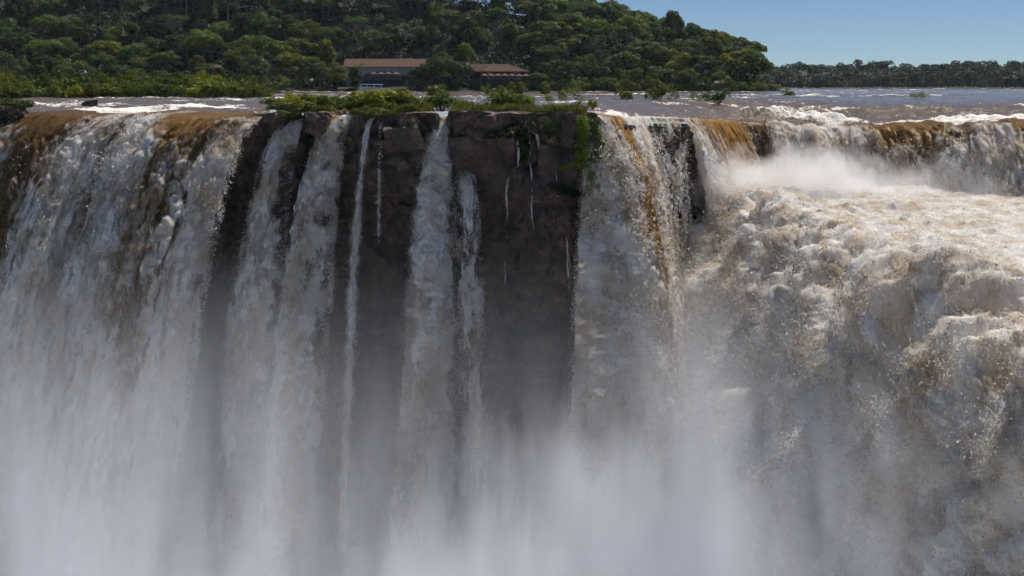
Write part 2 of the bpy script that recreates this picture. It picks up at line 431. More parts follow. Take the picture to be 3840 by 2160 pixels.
# separate basalt blocks standing out of the face
def rock_variant(seed, n=3):
    r = np.random.default_rng(seed)
    import bmesh
    bm = bmesh.new()
    pts = []
    for sx in (-1, 1):
        for sy in (-1, 1):
            for sz in (-1, 1):
                c = np.array((sx, sy, sz))*r.uniform(0.45, 1.0, 3)
                for ax in range(3):
                    q = c.copy(); q[ax] *= r.uniform(0.5, 0.9); pts.append(q)
    for q in pts: bm.verts.new(q*0.5)
    bmesh.ops.convex_hull(bm, input=bm.verts)
    bmesh.ops.triangulate(bm, faces=bm.faces)
    me = bpy.data.meshes.new('rock_block'); bm.to_mesh(me); bm.free(); me.materials.append(M_ROCK)
    return me
ROCKS = [rock_variant(100+i) for i in range(8)]
def rock_block(px, py, w, h, d, out=0.0, rz=0.0):
    q, n = cliff_point(px, py)
    o = link('rock_block', random.choice(ROCKS), None, CLIFF); o.location = q + n*(out - d*0.27)
    o.scale = (w, d, h); o.rotation_euler = (random.uniform(-.2, .2), random.uniform(-.3, .3), math.atan2(n[0], -n[1]) + rz + random.uniform(-.15, .15))
for (px, py, w, h, d) in ((1400, 470, 2.6, 1.6, 1.8), (1560, 468, 3.2, 2.2, 2.0), (1520, 520, 4.2, 3.4, 1.6), (1480, 640, 3.4, 3.2, 1.5), (1375, 610, 2.6, 2.4, 1.4), (1200, 480, 2.4, 2.8, 1.6),
        (1010, 440, 1.4, 1.2, 1.2), (1180, 440, 1.7, 1.4, 1.5), (1225, 455, 1.5, 1.6, 1.4), (1740, 460, 3.6, 2.4, 1.8), (1830, 455, 2.6, 1.8, 1.5), (1760, 560, 3.0, 2.6, 1.4), (1850, 620, 2.4, 2.2, 1.4), (1905, 545, 2.2, 2.0, 1.2),
        (2050, 455, 2.6, 2.0, 1.8), (2120, 500, 1.3, 3.6, 1.4), (2150, 560, 1.2, 3.4, 1.4), (2060, 590, 2.6, 3.2, 1.5), (2195, 470, 1.2, 2.8, 1.2), (2180, 640, 1.5, 3.4, 1.4),
        (2000, 690, 2.8, 2.0, 1.6), (2060, 700, 2.4, 2.4, 1.6), (2135, 655, 2.0, 1.3, 2.0), (2165, 660, 1.3, .9, 1.6), (2110, 740, 2.6, 2.4, 1.8), (2190, 860, 1.5, 3.2, 1.6), (2170, 980, 1.8, 3.6, 1.5), (1870, 700, 2.8, 2.6, 1.2), (1760, 720, 2.6, 2.2, 1.4),
        (1930, 820, 2.6, 2.6, 1.1), (2030, 880, 2.2, 2.2, 1.1), (2040, 990, 1.4, 1.2, 1.3), (1880, 930, 2.6, 2.8, 1.1), (1970, 1060, 2.6, 3.0, 1.0), (2100, 1120, 2.4, 3.6, 1.2), (2160, 1240, 2.0, 3.6, 1.2), (1900, 1200, 2.6, 3.0, 1.0), (2040, 1300, 2.6, 3.0, 1.0), (1850, 1350, 3.0, 3.0, 1.0), (2130, 1420, 2.4, 3.0, 1.0),
        (15, 470, 3.0, 2.6, 2.0), (50, 430, 1.6, 1.4, 1.4)):
    rock_block(px, py, w, h, d)

# ------------------------------------------------------------------ falling water
GRAV = 9.8
def fall_sheet(ctrl, zend, ds, up=4.0, dz=0.14, seed=0, amp=(0.05, 0.55), size=2.2, tongue=0.5, drift=0.0, drag=0.03, cov=None, covn=(0.9, 0.35), foam0=0.0, foamg=0.9, upflat=0.02, tfreq=0.34, cadd=0.0, lipn=0.0, hold=False):
    """ctrl rows: px, py, Y, vx, vy, brown 0..1, ochre 0..1, cover 0..1  -> displaced ballistic sheet"""
    C = np.array(ctrl, float)
    L = np.array([at(*r[:3]) for r in C])
    seg = np.r_[0, np.cumsum(np.maximum(0.05, np.linalg.norm(np.diff(L, axis=0), axis=1)))]
    wide = np.max(np.abs(np.diff(C[:, 3:5], axis=0).sum(0)))*2.2 if len(C) > 1 else 0
    ns = max(6, int((seg[-1] + wide)/ds)); s = np.linspace(0, seg[-1], ns)
    def ip(a):
        v = np.interp(s, seg, a); k = max(1, ns//(len(C)*3)); k += 1-k % 2
        return np.convolve(np.pad(v, k//2, 'edge'), np.ones(k)/k, 'valid') if k > 1 else v
    x0, y0, z0 = ip(L[:, 0]), ip(L[:, 1]), ip(L[:, 2])
    vx, vy, br, oc, cv = (ip(C[:, i]) for i in range(3, 8))
    z0 = z0 + lipn*fbm(s*0.16, 0*s, seed=seed+70, oct=3); y0 = y0 + 1.6*lipn*fbm(s*0.12, 0*s+5, seed=seed+71, oct=3)
    drop = np.arange(0, abs(zend - L[:, 2].mean()), dz)
    # near the lip the sheet moves mostly outwards: finer time steps there
    tau = np.sqrt(2*drop/GRAV); tau = np.unique(np.r_[np.arange(0, 0.45, 0.03), tau[tau > 0.45]])
    vs_ = float(np.mean(np.hypot(vx, vy))); tu = -np.arange(0.18, up, 0.2)[::-1]/max(vs_, .5)
    T = np.r_[tu, tau][:, None]
    Tp = np.clip(T, 0, None); Tn = np.clip(T, None, 0)
    adv = (1 - np.exp(-drag*3*Tp))/(drag*3) + Tn
    X = x0 + vx*adv + drift*Tp**2; Y = y0 + vy*adv; dup = -Tn*vs_; kk_ = x0/y0; Lr = 8 + 22*sstep(0.055, 0.16, kk_)
    Z = z0 - 0.5*GRAV*Tp**2 + np.maximum(0, ZFAR - z0)*(1 - np.exp(-dup/Lr)) + 0.06 - 0.45*sstep(up-1.6, up, dup)
    P = np.stack((X, Y, Z), -1)
    nrm = gridnormals(P); 
    if nrm[..., 1].mean() > 0: nrm = -nrm
    Ls = np.r_[0, np.cumsum(np.linalg.norm(np.diff(P.mean(1), axis=0), axis=1))][:, None] + 0*X
    Lw = Ls/(1 + 0.012*np.clip(Ls, 0, None))
    SM = s[None, :] + 0*X
    wrp = 0.8*perlin(SM*0.35, Lw*0.18, seed=seed+90)
    a = amp[0] + (amp[1]-amp[0])*sstep(0, 1.5, T)
    tng = fbm((SM+wrp*0.9)*tfreq, T*0.75 + 0.15*wrp, seed=seed+1, oct=3, gain=.45)
    b1 = 0.6*billow((SM+wrp)/size, (Lw+0.6*wrp)/(size*2.6), T*0.2, seed+2, 3, 0.5) + 0.5*billow((SM+wrp*.5)/(size*.42), (Lw+0.6*wrp)/(size*.6), seed=seed+5, oct=3, gain=.55)
    hi = billow(SM*1.5, Lw*1.1, seed=seed+7, oct=2)
    disp = tongue*tng*sstep(-0.3, 0.6, T) + a*b1 + 0.06*hi*sstep(0.1, .8, T)
    P = P + nrm*disp[..., None]
    fm = foam0 + foamg*sstep(0.0, 1.1, T) - br*(1.5 - 0.25*sstep(0.5, 2.4, T)) + 0.35*b1*sstep(0, .6, T) + 0.55*tng + 0.25*hi + 0.35 - 0.55*oc*sstep(2.6, .6, T)
    occ = np.clip(oc + 0*T, 0, 1)*sstep(3.3, 1.4, T)
    A = {'foam': np.clip(fm, -0.5, 1.4), 'ochre': occ}
    F = gridfaces(*X.shape)
    # torn, lacy parts: the sheet thins out to spray and gaps
    en = np.minimum(s, s[-1]-s)/max(0.3, min(.30*s[-1], 1.0)+0.1)
    n1 = fbm(SM*covn[0]*1.6, Lw*covn[1], seed=seed+31, oct=4, gain=0.6) + 0.3*perlin(SM*3.5, Lw*1.6, seed=seed+37)
    cover = ((cv + 0*T)*1.35 - 0.62 + cadd + np.where(en[None, :] < 1, (en[None, :]-1)*0.62*sstep(-0.2, .4, T), 0) + 0.5*(cv > .97) - n1*0.8)*1.5 + 0.5
    cover = np.where((T < 0.12) & (cv > 0.35)[None, :], np.maximum(cover, 1.6), cover)
    cover = np.clip(cover, -.4 if hold else -.7, 1.8); A['cover'] = cover
    F = F[(cover > -0.45).ravel()[F[:, 0]]]
    return P, nrm, F, A, T, disp

def mat_spray():
    m, nt, out = nmat('spray_drops')
    rnd = noise(nt, nt.nodes.new('ShaderNodeNewGeometry').outputs['Position'], 0.3, 3)
    col = mixc(nt, mapr(nt, rnd, .36, .68), (.92, .91, .89), (.66, .55, .42))
    d = N(nt, 'ShaderNodeBsdfDiffuse', {'Color': col}); t = N(nt, 'ShaderNodeBsdfTranslucent', {'Color': col})
    nt.links.new(N(nt, 'ShaderNodeMixShader', {0: .5, 1: d.outputs[0], 2: t.outputs[0]}).outputs[0], out.inputs[0])
    return m
M_SPRAY = mat_spray()
def point_group():
    g = bpy.data.node_groups.new('drops', 'GeometryNodeTree')
    g.interface.new_socket('Geometry', in_out='INPUT', socket_type='NodeSocketGeometry'); g.interface.new_socket('Geometry', in_out='OUTPUT', socket_type='NodeSocketGeometry')
    i = g.nodes.new('NodeGroupInput'); o = g.nodes.new('NodeGroupOutput'); p = g.nodes.new('GeometryNodeMeshToPoints'); a = g.nodes.new('GeometryNodeInputNamedAttribute'); sm = g.nodes.new('GeometryNodeSetMaterial')
    a.data_type = 'FLOAT'; a.inputs['Name'].default_value = 'drop'; sm.inputs['Material'].default_value = M_SPRAY
    g.links.new(i.outputs[0], p.inputs['Mesh']); g.links.new(a.outputs[0], p.inputs['Radius']); g.links.new(p.outputs[0], sm.inputs[0]); g.links.new(sm.outputs[0], o.inputs[0])
    return g
G_DROPS = point_group()
def spray(P, nrm, wt, n, seed, parent, inv, spread=0.3, size=(0.018, 0.05), grow=None):
    """thrown spray: a cloud of droplets just off the water's surface"""
    r = np.random.default_rng(seed)
    flat = P.reshape(-1, 3); nf = nrm.reshape(-1, 3); w = np.clip(wt.ravel(), 1e-6, None); w = w/w.sum()
    i = r.choice(len(flat), n, p=w); g = np.ones(n) if grow is None else grow.ravel()[i]
    c = flat[i] + nf[i]*((r.exponential(spread, n) - .4*spread)*g)[:, None] + r.normal(0, 1, (n, 3))*(spread*0.4*g)[:, None] - np.array((0, 0, 1.0))*(r.exponential(spread*.6, n)*g)[:, None]
    me = bpy.data.meshes.new('spray'); me.vertices.add(n); me.vertices.foreach_set('co', np.ascontiguousarray(c + inv, np.float32).ravel())
    a = me.attributes.new('drop', 'FLOAT', 'POINT'); a.data.foreach_set('value', np.ascontiguousarray(r.uniform(*size, n)*np.exp(r.normal(0, .35, n)), np.float32)); me.update()
    o = link('spray', me, M_SPRAY, parent, kind='stuff'); md = o.modifiers.new('drops', 'NODES'); md.node_group = G_DROPS
    return o

def waterfall(label, ctrl, zend, nd=3000, layers=1, spread=0.30, dsz=(0.014, 0.042), **kw):
    root = thing('waterfall', label, 'waterfall', tuple(at(*ctrl[len(ctrl)//2][:3])))
    inv = -np.array(root.location)
    P, n, F, A, T, disp = fall_sheet(ctrl, zend, **kw)
    V, F2, A2 = compact(P.reshape(-1, 3) + inv, F, A)
    link('curtain', mkmesh('curtain', V, F2, True, A2), M_FALL, root)
    for l in range(1, layers):
        kw2 = dict(kw); kw2['seed'] = kw.get('seed', 0) + 400*l
        c2 = [tuple(r[:3]) + (r[3]*(1.0 + .06*l), r[4]*(1 + .08*l) - 0.12*l, r[5]*0.5, r[6], min(r[7], .95)) for r in ctrl]
        P2, n2, F3, A3, T3, d3 = fall_sheet(c2, zend, cadd=-0.42, **kw2)
        V3, F4, A4 = compact(P2.reshape(-1, 3) + inv + n2.reshape(-1, 3)*0.10*l, F3[(T3 > .1)[:, 0].repeat(P2.shape[1])[F3[:, 0]]], A3)
        if len(F4): link('froth', mkmesh('froth', V3, F4, True, A4), M_FALL, root, kind='stuff')
    if nd:
        clump = sstep(-.25, .45, fbm(P[..., 0]*.8, P[..., 2]*.35, P[..., 1]*.8, kw.get('seed', 0)+77, 4, .6))
        w = sstep(0.0, .5, T)*np.clip(0.15 + A['foam'], 0.03, 1.5)*(.15 + clump)*np.clip(A['cover'] + .8, 0.02, 1.5)
        spray(P, n, w, nd, kw.get('seed', 0)+3, root, inv, spread, dsz, 0.45 + .75*sstep(0, 1.8, T) + 0*A['foam'])
    return root

ZB = -47.0
VXL, VYL = -3.4, -4.5
waterfall('broad brown and white curtain of falling water filling the left of the cliff', [
    (95, 430, 149.5, VXL-.3, VYL, 0.44, .1, .95), (150, 428, 149.5, VXL-.3, VYL, 0.73, .1, 1), (215, 432, 149.2, VXL, VYL-0.20, 1.23, .15, 1), (300, 436, 149, VXL, VYL-0.35, 1.13, .25, 1),
    (360, 436, 149, VXL, VYL-0.25, 0.19, .1, 1), (440, 432, 149.3, VXL, VYL, -0.16, 0, 1), (500, 430, 150, VXL-.2, VYL+0.45, 0.09, 0, .93), (545, 428, 150, VXL-.2, VYL+0.30, 0.73, .1, 1),
    (620, 430, 149.5, VXL-.2, VYL-0.05, -0.06, .1, 1), (690, 436, 149.2, VXL-.2, VYL-0.15, 0.39, .4, 1), (760, 440, 149, VXL-.2, VYL-0.25, 1.02, .55, 1), (845, 440, 149, VXL-.2, VYL-0.30, 1.22, .35, 1),
    (872, 442, 149, VXL, VYL-0.20, 1.23, .1, 1), (900, 440, 149.3, VXL, VYL, 0.29, .1, 1), (940, 438, 149.6, VXL, VYL+0.15, -0.01, .1, 1), (985, 440, 150, VXL+.4, VYL+0.45, -0.11, 0, .72), (1005, 445, 150, VXL+.5, VYL+0.55, -0.11, 0, .5)],
    ZB, nd=220000, layers=2, ds=0.125, dz=0.125, seed=1000, up=5, amp=(0.08, 0.75), size=2.4, tongue=0.45, lipn=.35, foam0=-.05)
waterfall('thin white veil falling just right of the broad left curtain, below the bushes', [
    (1075, 462, 149.6, -2.9, -2.0, -.3, 0, .62), (1110, 452, 149.6, -2.40, -2.4, -.4, 0, .85), (1135, 455, 149.6, -2.25, -2.2, -.4, 0, .80), (1152, 448, 149.6, -1.1, -2.0, -.4, 0, .62)],
    ZB, nd=90000, layers=2, dsz=(0.010, 0.03), ds=0.10, seed=2000, up=2.5, foam0=.35, amp=(0.05, 0.35), size=1.2, tongue=0.25, spread=.16)
waterfall('long ochre and white stream with a lacy veil along its right side', [
    (1262, 436, 149.7, -2.75, -2.8, -.2, .3, 1), (1276, 434, 149.6, -2.65, -2.9, .55, .9, 1), (1290, 433, 149.6, -2.55, -2.9, .35, .7, 1), (1303, 433, 149.6, -2.2, -2.7, -.2, .1, .66),
    (1316, 434, 149.7, -1.50, -2.3, -.3, 0, .60), (1330, 436, 149.8, -1.12, -2.0, -.3, 0, .55)],
    ZB, nd=110000, layers=2, dsz=(0.010, 0.03), ds=0.085, seed=3000, up=4, foam0=.35, amp=(0.05, 0.38), size=1.0, tongue=0.22, spread=.15)
waterfall('narrow white stream between the ochre stream and the thick middle one', [
    (1389, 452, 148.4, -1.0, -1.9, -.3, 0, .85), (1396, 448, 148.4, -0.95, -2.0, -.3, 0, 1), (1403, 450, 148.4, -0.9, -1.9, -.3, 0, .85)],
    ZB, nd=30000, dsz=(0.009, 0.026), layers=2, ds=0.075, seed=4000, up=2, foam0=.35, amp=(0.04, 0.26), size=0.7, tongue=0.22, spread=.17)
waterfall('faint thread of water right of the narrow white stream', [
    (1427, 456, 148.3, -.1, -1.3, -.3, 0, .22), (1431, 455, 148.3, -.1, -1.4, -.3, 0, .34), (1434, 456, 148.3, -.1, -1.3, -.3, 0, .2)],
    -16.0, nd=1300, layers=1, ds=0.06, seed=5000, up=1.2, amp=(0.03, 0.12), size=0.5, tongue=0.08, spread=.08, hold=True)
waterfall('thick creamy stream pouring through the notch in the middle of the cliff', [
    (1648, 440, 149.9, -1.7, -2.1, -.1, .1, 1), (1660, 436, 149.6, -1.19, -2.5, .05, .15, 1), (1672, 436, 149.6, -0.94, -2.4, -.1, .1, 1), (1684, 438, 149.8, -0.44, -2.0, -.4, 0, 1), (1692, 444, 149.9, 0.19, -1.6, -.3, 0, .8)],
    ZB, nd=110000, dsz=(0.010, 0.03), layers=2, ds=0.085, seed=6000, up=4, foam0=.35, amp=(0.10, 0.55), size=1.1, tongue=0.3, spread=.22)
waterfall('white side fall spilling off a dark ledge right of the thick middle stream', [
    (1712, 652, 148.2, -.1, -1.0, -.3, 0, .4), (1735, 650, 147.8, .05, -1.3, -.3, 0, .42), (1765, 658, 147.6, .3, -1.4, -.3, 0, .52), (1788, 680, 147.6, .45, -1.3, -.3, 0, .45)],
    -42, nd=24000, layers=2, dsz=(0.010, 0.028), ds=0.085, seed=7000, up=1.6, amp=(0.05, 0.3), size=0.8, tongue=0.2, spread=.25)

# trickles running down the bare face
def trickle(label, path, w, seed, lac=0.7):
    pts = []
    for px, py in path:
        q, n = cliff_point(px, py); pts.append((q + n*0.32, n))
    B = np.array([p[0] for p in pts]); Nn = np.array([p[1] for p in pts])
    seg = np.r_[0, np.cumsum(np.linalg.norm(np.diff(B, axis=0), axis=1))]
    u = np.arange(0, seg[-1], 0.07); C = np.stack([np.interp(u, seg, B[:, i]) for i in range(3)], -1); n = np.stack([np.interp(u, seg, Nn[:, i]) for i in range(3)], -1)
    ww = np.interp(u, np.linspace(0, u[-1], len(w)), w)
    v = np.linspace(-1, 1, 11); side = np.cross(n, (0, 0, 1.0))
    P = C[:, None] + side[:, None]*(ww[:, None]*v[None])[..., None] + n[:, None]*(0.16*(1-v*v)[None, :, None]) 
    UU, VV = np.meshgrid(u, v*1.0, indexing='ij'); VV = VV*ww[:, None]
    bb = billow(VV*3, UU*1.6, seed=seed, oct=3); P = P + n[:, None]*(0.12*bb)[..., None] 
    P[..., 0] += 0.10*perlin(UU*0.8, UU*0+3.3, seed=seed+4)
    F = gridfaces(*UU.shape); nn = fbm(VV*6, UU*0.7, seed=seed+9, oct=3)
    F = F[(nn < (lac-0.45)).ravel()[F[:, 0]]]
    A = {'foam': 1.0 + bb, 'ochre': 0*bb, 'cover': 0.75 - 1.3*nn - 0.5*np.abs(v)[None, :]**3}
    r = thing('trickle', label, 'waterfall', tuple(B[0]))
    V, F2, A2 = compact(P.reshape(-1, 3) - B[0], F, A)
    link('water', mkmesh('water', V, F2, True, A2), M_FALL, r)
trickle('thin trickle fanning out at the top of the bare rock face', [(1975, 455), (1968, 475), (1950, 490), (1944, 520), (1946, 620)], (0.06, 0.07, 0.14, 0.19, 0.11), 71, 0.90)
trickle('thin trickle down the middle of the bare rock face', [(1978, 470), (1985, 500), (1984, 600), (1990, 660), (1992, 760), (1996, 860)], (0.06, 0.07, 0.09, 0.12, 0.10, 0.05), 72, 0.92)
trickle('thin trickle on the right of the three at the top of the face', [(1985, 490), (2012, 505), (2016, 560), (2022, 620)], (0.07, 0.19, 0.15, 0.10), 73, 0.92)
trickle('long slanting trickle that drops off a ledge left of the others', [(1960, 610), (1916, 640), (1906, 690), (1900, 800), (1896, 940), (1890, 1100)], (0.06, 0.12, 0.16, 0.12, 0.10, 0.06), 74, 0.92)
trickle('bright hair-thin jet spouting beside the leafy ledge', [(2078, 622), (2086, 650), (2090, 740)], (0.04, 0.05, 0.04), 75, 1.05)
trickle('short splashing trickle low on the right corner of the face', [(2118, 885), (2128, 930), (2134, 1010), (2136, 1080)], (0.06, 0.19, 0.21, 0.06), 76, 0.90)

# the corner fall and the falls along the right-hand wall
waterfall('white fall with a bright ochre edge pouring off the corner of the bare cliff', [
    (2222, 436, 150.3, -1.1, -1.9, -.2, .0, .98), (2236, 434, 150.5, -.2, -2.2, -.2, .0, 1), (2250, 434, 151, 1.2, -2.5, -.1, .2, 1), (2262, 434, 151.6, 2.2, -2.6, .05, .5, 1), (2276, 434, 152.4, 2.9, -2.3, .95, 1, 1), (2290, 435, 153.2, 3.1, -1.9, 1.15, 1, 1), (2304, 436, 154, 3.0, -1.4, .35, .8, .97)],
    ZB, nd=90000, layers=2, ds=0.10, dz=0.125, seed=8000, up=5, amp=(0.06, 0.6), size=1.6, tongue=0.25, spread=.55)
waterfall('white water sliding over dark rock behind the ochre-edged corner fall', [
    (2312, 437, 155.5, 2.6, -1.2, -.35, 0, 1), (2350, 439, 157.5, 2.7, -1.1, -.25, .1, 1), (2390, 440, 160.5, 1.6, -.8, -.2, .0, .72), (2420, 441, 162.5, .9, -.6, -.2, 0, .36), (2470, 443, 165.5, .9, -.6, -.2, .0, .46), (2520, 445, 169, 1.0, -.6, -.2, .1, .55), (2548, 446, 171, 1.0, -.5, -.2, .1, .38)],
    ZB, nd=42000, layers=2, ds=0.13, dz=0.15, seed=9000, up=5, foam0=.35, amp=(0.08, 0.6), size=1.5, tongue=0.35)
waterfall('arching ochre and cream fall at the back of the gorge', [
    (2552, 446, 171.5, 1.9, -1.1, -.3, .1, 1), (2590, 447, 174, 2.6, -1.3, -.1, .4, 1), (2616, 448, 176, 2.9, -1.3, .6, 1, 1), (2644, 449, 178, 2.7, -1.0, .3, .9, 1), (2664, 450, 180, 3.2, -1.0, .95, 1, 1), (2690, 451, 182, 3.3, -.9, .6, 1, 1), (2716, 453, 184, 3.4, -.7, .75, .9, 1), (2742, 455, 186.5, 3.3, -.6, .9, .6, 1)],
    -36, nd=42000, layers=2, ds=0.13, dz=0.15, seed=10000, up=6, amp=(0.06, 0.5), size=1.5, tongue=0.55)
waterfall('dark brown fold of water at the back right corner of the gorge', [
    (2752, 456, 188, 2.4, -1.2, .9, .3, 1), (2800, 459, 190, 1.2, -2.0, 1.0, .35, 1), (2850, 464, 190, .5, -2.4, .8, .3, 1), (2890, 468, 190, .2, -2.6, .35, .1, 1)],
    -17, nd=14000, layers=1, ds=0.16, dz=0.14, seed=11000, up=6, amp=(0.10, 0.6), size=2.0, tongue=0.5)
waterfall('wide foaming horseshoe fall dropping onto the white shelf at the right', [
    (2880, 467, 190, -.1, -3.8, .2, .1, 1), (2950, 472, 190, -.1, -4.6, -.3, .1, 1), (3020, 476, 189, -.2, -5.4, -.4, .1, 1), (3100, 480, 188, -.2, -5.7, -.45, .1, 1), (3180, 488, 186.5, -.2, -5.4, -.2, .2, 1), (3260, 494, 185, -.2, -5.1, .35, .7, 1), (3330, 496, 183.5, -.2, -5.1, .3, .6, 1),
    (3400, 494, 182, -.3, -5.1, .5, .6, 1), (3470, 488, 180.5, -.3, -5.4, .65, .7, 1), (3540, 484, 179, -.3, -5.4, .5, .3, 1), (3620, 482, 177.5, -.3, -5.4, .35, .2, 1), (3700, 480, 176, -.3, -5.7, .0, .1, 1), (3800, 478, 174.5, -.3, -5.7, .25, .5, 1), (4000, 478, 172, -.3, -5.7, .0, .2, 1), (4200, 478, 171, -.3, -5.7, .0, .2, 1)],
    -16.5, nd=150000, layers=2, ds=0.135, dz=0.12, seed=12000, up=7, amp=(0.25, 1.25), size=3.2, tongue=1.3, foam0=0.1, lipn=1.1)

# ---- the shelf and the cascade that leaves it
def build_cascade():
    E = np.array([(24.5, 178.5, -12.4), (25.8, 172, -12.8), (27.5, 160, -13.4), (29.8, 147, -14.0), (32.2, 133, -14.6), (34.6, 121, -15.2), (37.0, 111, -15.8), (40, 102, -16.3), (45, 93, -16.8), (53, 84, -17.2)])
    V0 = np.array([(-1.8, -2.2), (-2.6, -2.4), (-3.4, -2.4), (-4.2, -2.3), (-5.2, -2.2), (-5.8, -2.2), (-5.8, -2.3), (-5.2, -2.6), (-3.8, -3.2), (-2.0, -3.6)])
    seg = np.r_[0, np.cumsum(np.linalg.norm(np.diff(E, axis=0), axis=1))]
    s = np.arange(0, seg[-1], 0.19); ns = len(s)
    sm = lambda v: np.convolve(np.pad(v, 12, 'edge'), np.ones(25)/25, 'valid')
    x0, y0, z0 = (sm(np.interp(s, seg, E[:, i])) for i in range(3)); vx, vy = (sm(np.interp(s, seg, V0[:, i])) for i in range(2))
    up = np.r_[np.arange(34, 18, -0.30), np.arange(18, 0.1, -0.2)]
    drop = np.arange(0, 34, 0.14); tau = np.unique(np.r_[np.arange(0, 0.42, 0.035), np.sqrt(2*drop[1:]/GRAV)[np.sqrt(2*drop[1:]/GRAV) > 0.42]])
    T = np.r_[-up*0 , tau][:, None]; U = np.r_[up, 0*tau][:, None]
    vm = np.hypot(vx, vy)
    # plateau behind the edge runs back towards the foot of the horseshoe fall
    ux = np.interp(s, seg, np.linspace(0.97, 0.985, len(seg))); uy = np.interp(s, seg, [.1, .12, .16, .2, .24, .27, .29, .3, .3, .3])
    X = x0 + ux*U + vx*T; Y = y0 + uy*U + vy*T; Z = z0 + 0.012*U - 0.5*GRAV*T**2
    P = np.stack((X, Y, Z), -1); n = gridnormals(P)
    if n[..., 2].mean() < 0: n = -n
    Ls = np.r_[0, np.cumsum(np.linalg.norm(np.diff(P.mean(1), axis=0), axis=1))][:, None] + 0*X
    e0 = Ls[len(up)].mean(); q = Ls - e0                       # metres past the edge
    SM = s[None] + 0*X
    wr = 1.6*perlin(SM*0.12, Ls*0.10, seed=601); wr2 = 1.6*perlin(SM*0.12+40, Ls*0.10, seed=602)
    big = billow((SM+wr)/7.5, (Ls+wr2)/15, seed=611, oct=1); mid = billow((SM+wr)/3.1, (Ls+wr2)/6.0, seed=612, oct=1); sml = billow((SM+wr)/1.35, (Ls+wr2)/1.9, seed=613, oct=4, gain=.6)
    f = sstep(-11, 5, q); fl = sstep(-34, -6, q)
    # shelf: streaky chop; cascade: heavy billows
    chop = billow(SM*0.30, Ls*0.55, seed=615, oct=4, gain=.55)
    disp = ((0.10 + .22*fl)*chop + (.3+.35*fl)*fbm(SM*.22, Ls*.14, seed=619, oct=4, gain=.5))*(1-f) + f*(3.6*big + 1.9*mid) + (0.12 + 0.45*f)*sml
    disp += 0.9*sstep(-12, -1, q)*fbm(SM*0.09, Ls*0.12, seed=617, oct=2)*(1 - 0.5*f)
    P = P + n*disp[..., None]
    tint = fbm((SM+wr)*0.14, (Ls+wr2)*0.07, seed=621, oct=3)
    foam = 1.05 + 0.25*sml - f*(0.10 + 0.50*sstep(-0.02, .45, tint)*sstep(5, 60, s)[None, :]) + .3*mid*f
    foam += -0.20*(1-f)*sstep(0.1, .5, fbm(SM*.2, Ls*.35, seed=625, oct=3))
    och = f*sstep(0.0, .4, tint)*0.35 + 0*X
    root = thing('waterfall', 'huge churning brown and white cascade pouring off the foamy shelf at the lower right', 'waterfall', tuple(E[5]))
    inv = -E[5]; Fc = gridfaces(*X.shape); dn = P.reshape(-1, 3)
    rowid = np.repeat(np.arange(X.shape[0]-1), X.shape[1]-1); k = len(up)
    for nm, msk in (('shelf', rowid < k), ('cascade', rowid >= k)):
        V, F2, A = compact(dn + inv, Fc[msk], {'foam': foam, 'ochre': och, 'cover': 0*X + 2})
        link(nm, mkmesh(nm, V, F2, True, A), M_FALL, root)
    for l in (1, 2):
        c = 2
        SMc, Lc, Pc, nc_, qc = SM[::c, ::c], Ls[::c, ::c], P[::c, ::c], n[::c, ::c], q[::c, ::c]
        bl = billow((SMc+wr[::c, ::c])/2.2, (Lc+wr2[::c, ::c])/2.4, seed=640+l, oct=4, gain=.6); nn = fbm(SMc*.35, Lc*.3, seed=650+l, oct=4, gain=.65)
        cov = (0.30 - 0.12*l - 1.3*nn)*sstep(-14, 2, qc) - .6*(1-sstep(-14, 2, qc))
        Pf = Pc + nc_*(0.30*l + (.25 + .35*sstep(-4, 7, qc))*(bl + .3))[..., None]
        Ff = gridfaces(*SMc.shape); Ff = Ff[(cov > -.4).ravel()[Ff[:, 0]]]
        V, F2, A = compact(Pf.reshape(-1, 3) + inv, Ff, {'foam': 1.1 + .3*bl, 'ochre': 0*bl, 'cover': cov})
        link('froth', mkmesh('froth', V, F2, True, A), M_FALL, root, kind='stuff')
    w = (.35 + .65*sstep(-6, 4, q))*np.clip(.2 + mid + big, .08, 2)
    clump = sstep(-.05, .4, fbm(P[..., 0]*.55, P[..., 2]*.45, P[..., 1]*.55, 88, 4, .62)); w = w*(.07 + clump)*np.clip(.35 + sml, .05, 2)
    spray(P, n, (.25 + .75*sstep(-6, 4, q))*(.4 + .6*np.clip(.5 + mid, 0, 1.5)), 300000, 98, root, inv, 0.30, (0.014, 0.045), .4 + .9*sstep(-4, 8, q))
    spray(P, n, w, 380000, 99, root, inv, 0.55, (0.012, 0.036), .5 + .9*sstep(-4, 8, q)*(.4 + clump))
build_cascade()

# plunge pool at the foot of the gorge
def build_pool():
    x = np.linspace(-110, 90, 200); y = np.linspace(60, 195, 140)
    X, Y = np.meshgrid(x, y); Z = -49.5 + 1.2*billow(X*.12, Y*.12, seed=77, oct=4)
    link('plunge_pool', mkmesh('plunge_pool', np.stack((X, Y, Z), -1).reshape(-1, 3), gridfaces(*X.shape), True, {'foam': (1.1 + 0*X)}), M_RIVER, kind='structure')
build_pool()
#@@VEG@@
# ------------------------------------------------------------------ vegetation
ORD = ['first','second','third','fourth','fifth','sixth','seventh','eighth','ninth','tenth','eleventh','twelfth','thirteenth','fourteenth','fifteenth','sixteenth','seventeenth','eighteenth','nineteenth']
TENS = {2: ('twenty', 'twentieth'), 3: ('thirty', 'thirtieth'), 4: ('forty', 'fortieth'), 5: ('fifty', 'fiftieth'), 6: ('sixty', 'sixtieth')}
def ordinal(i):
    i += 1
    if i < 20: return ORD[i-1]
    a, b = divmod(i, 10); return TENS[a][1] if b == 0 else TENS[a][0] + '-' + ORD[b-1]

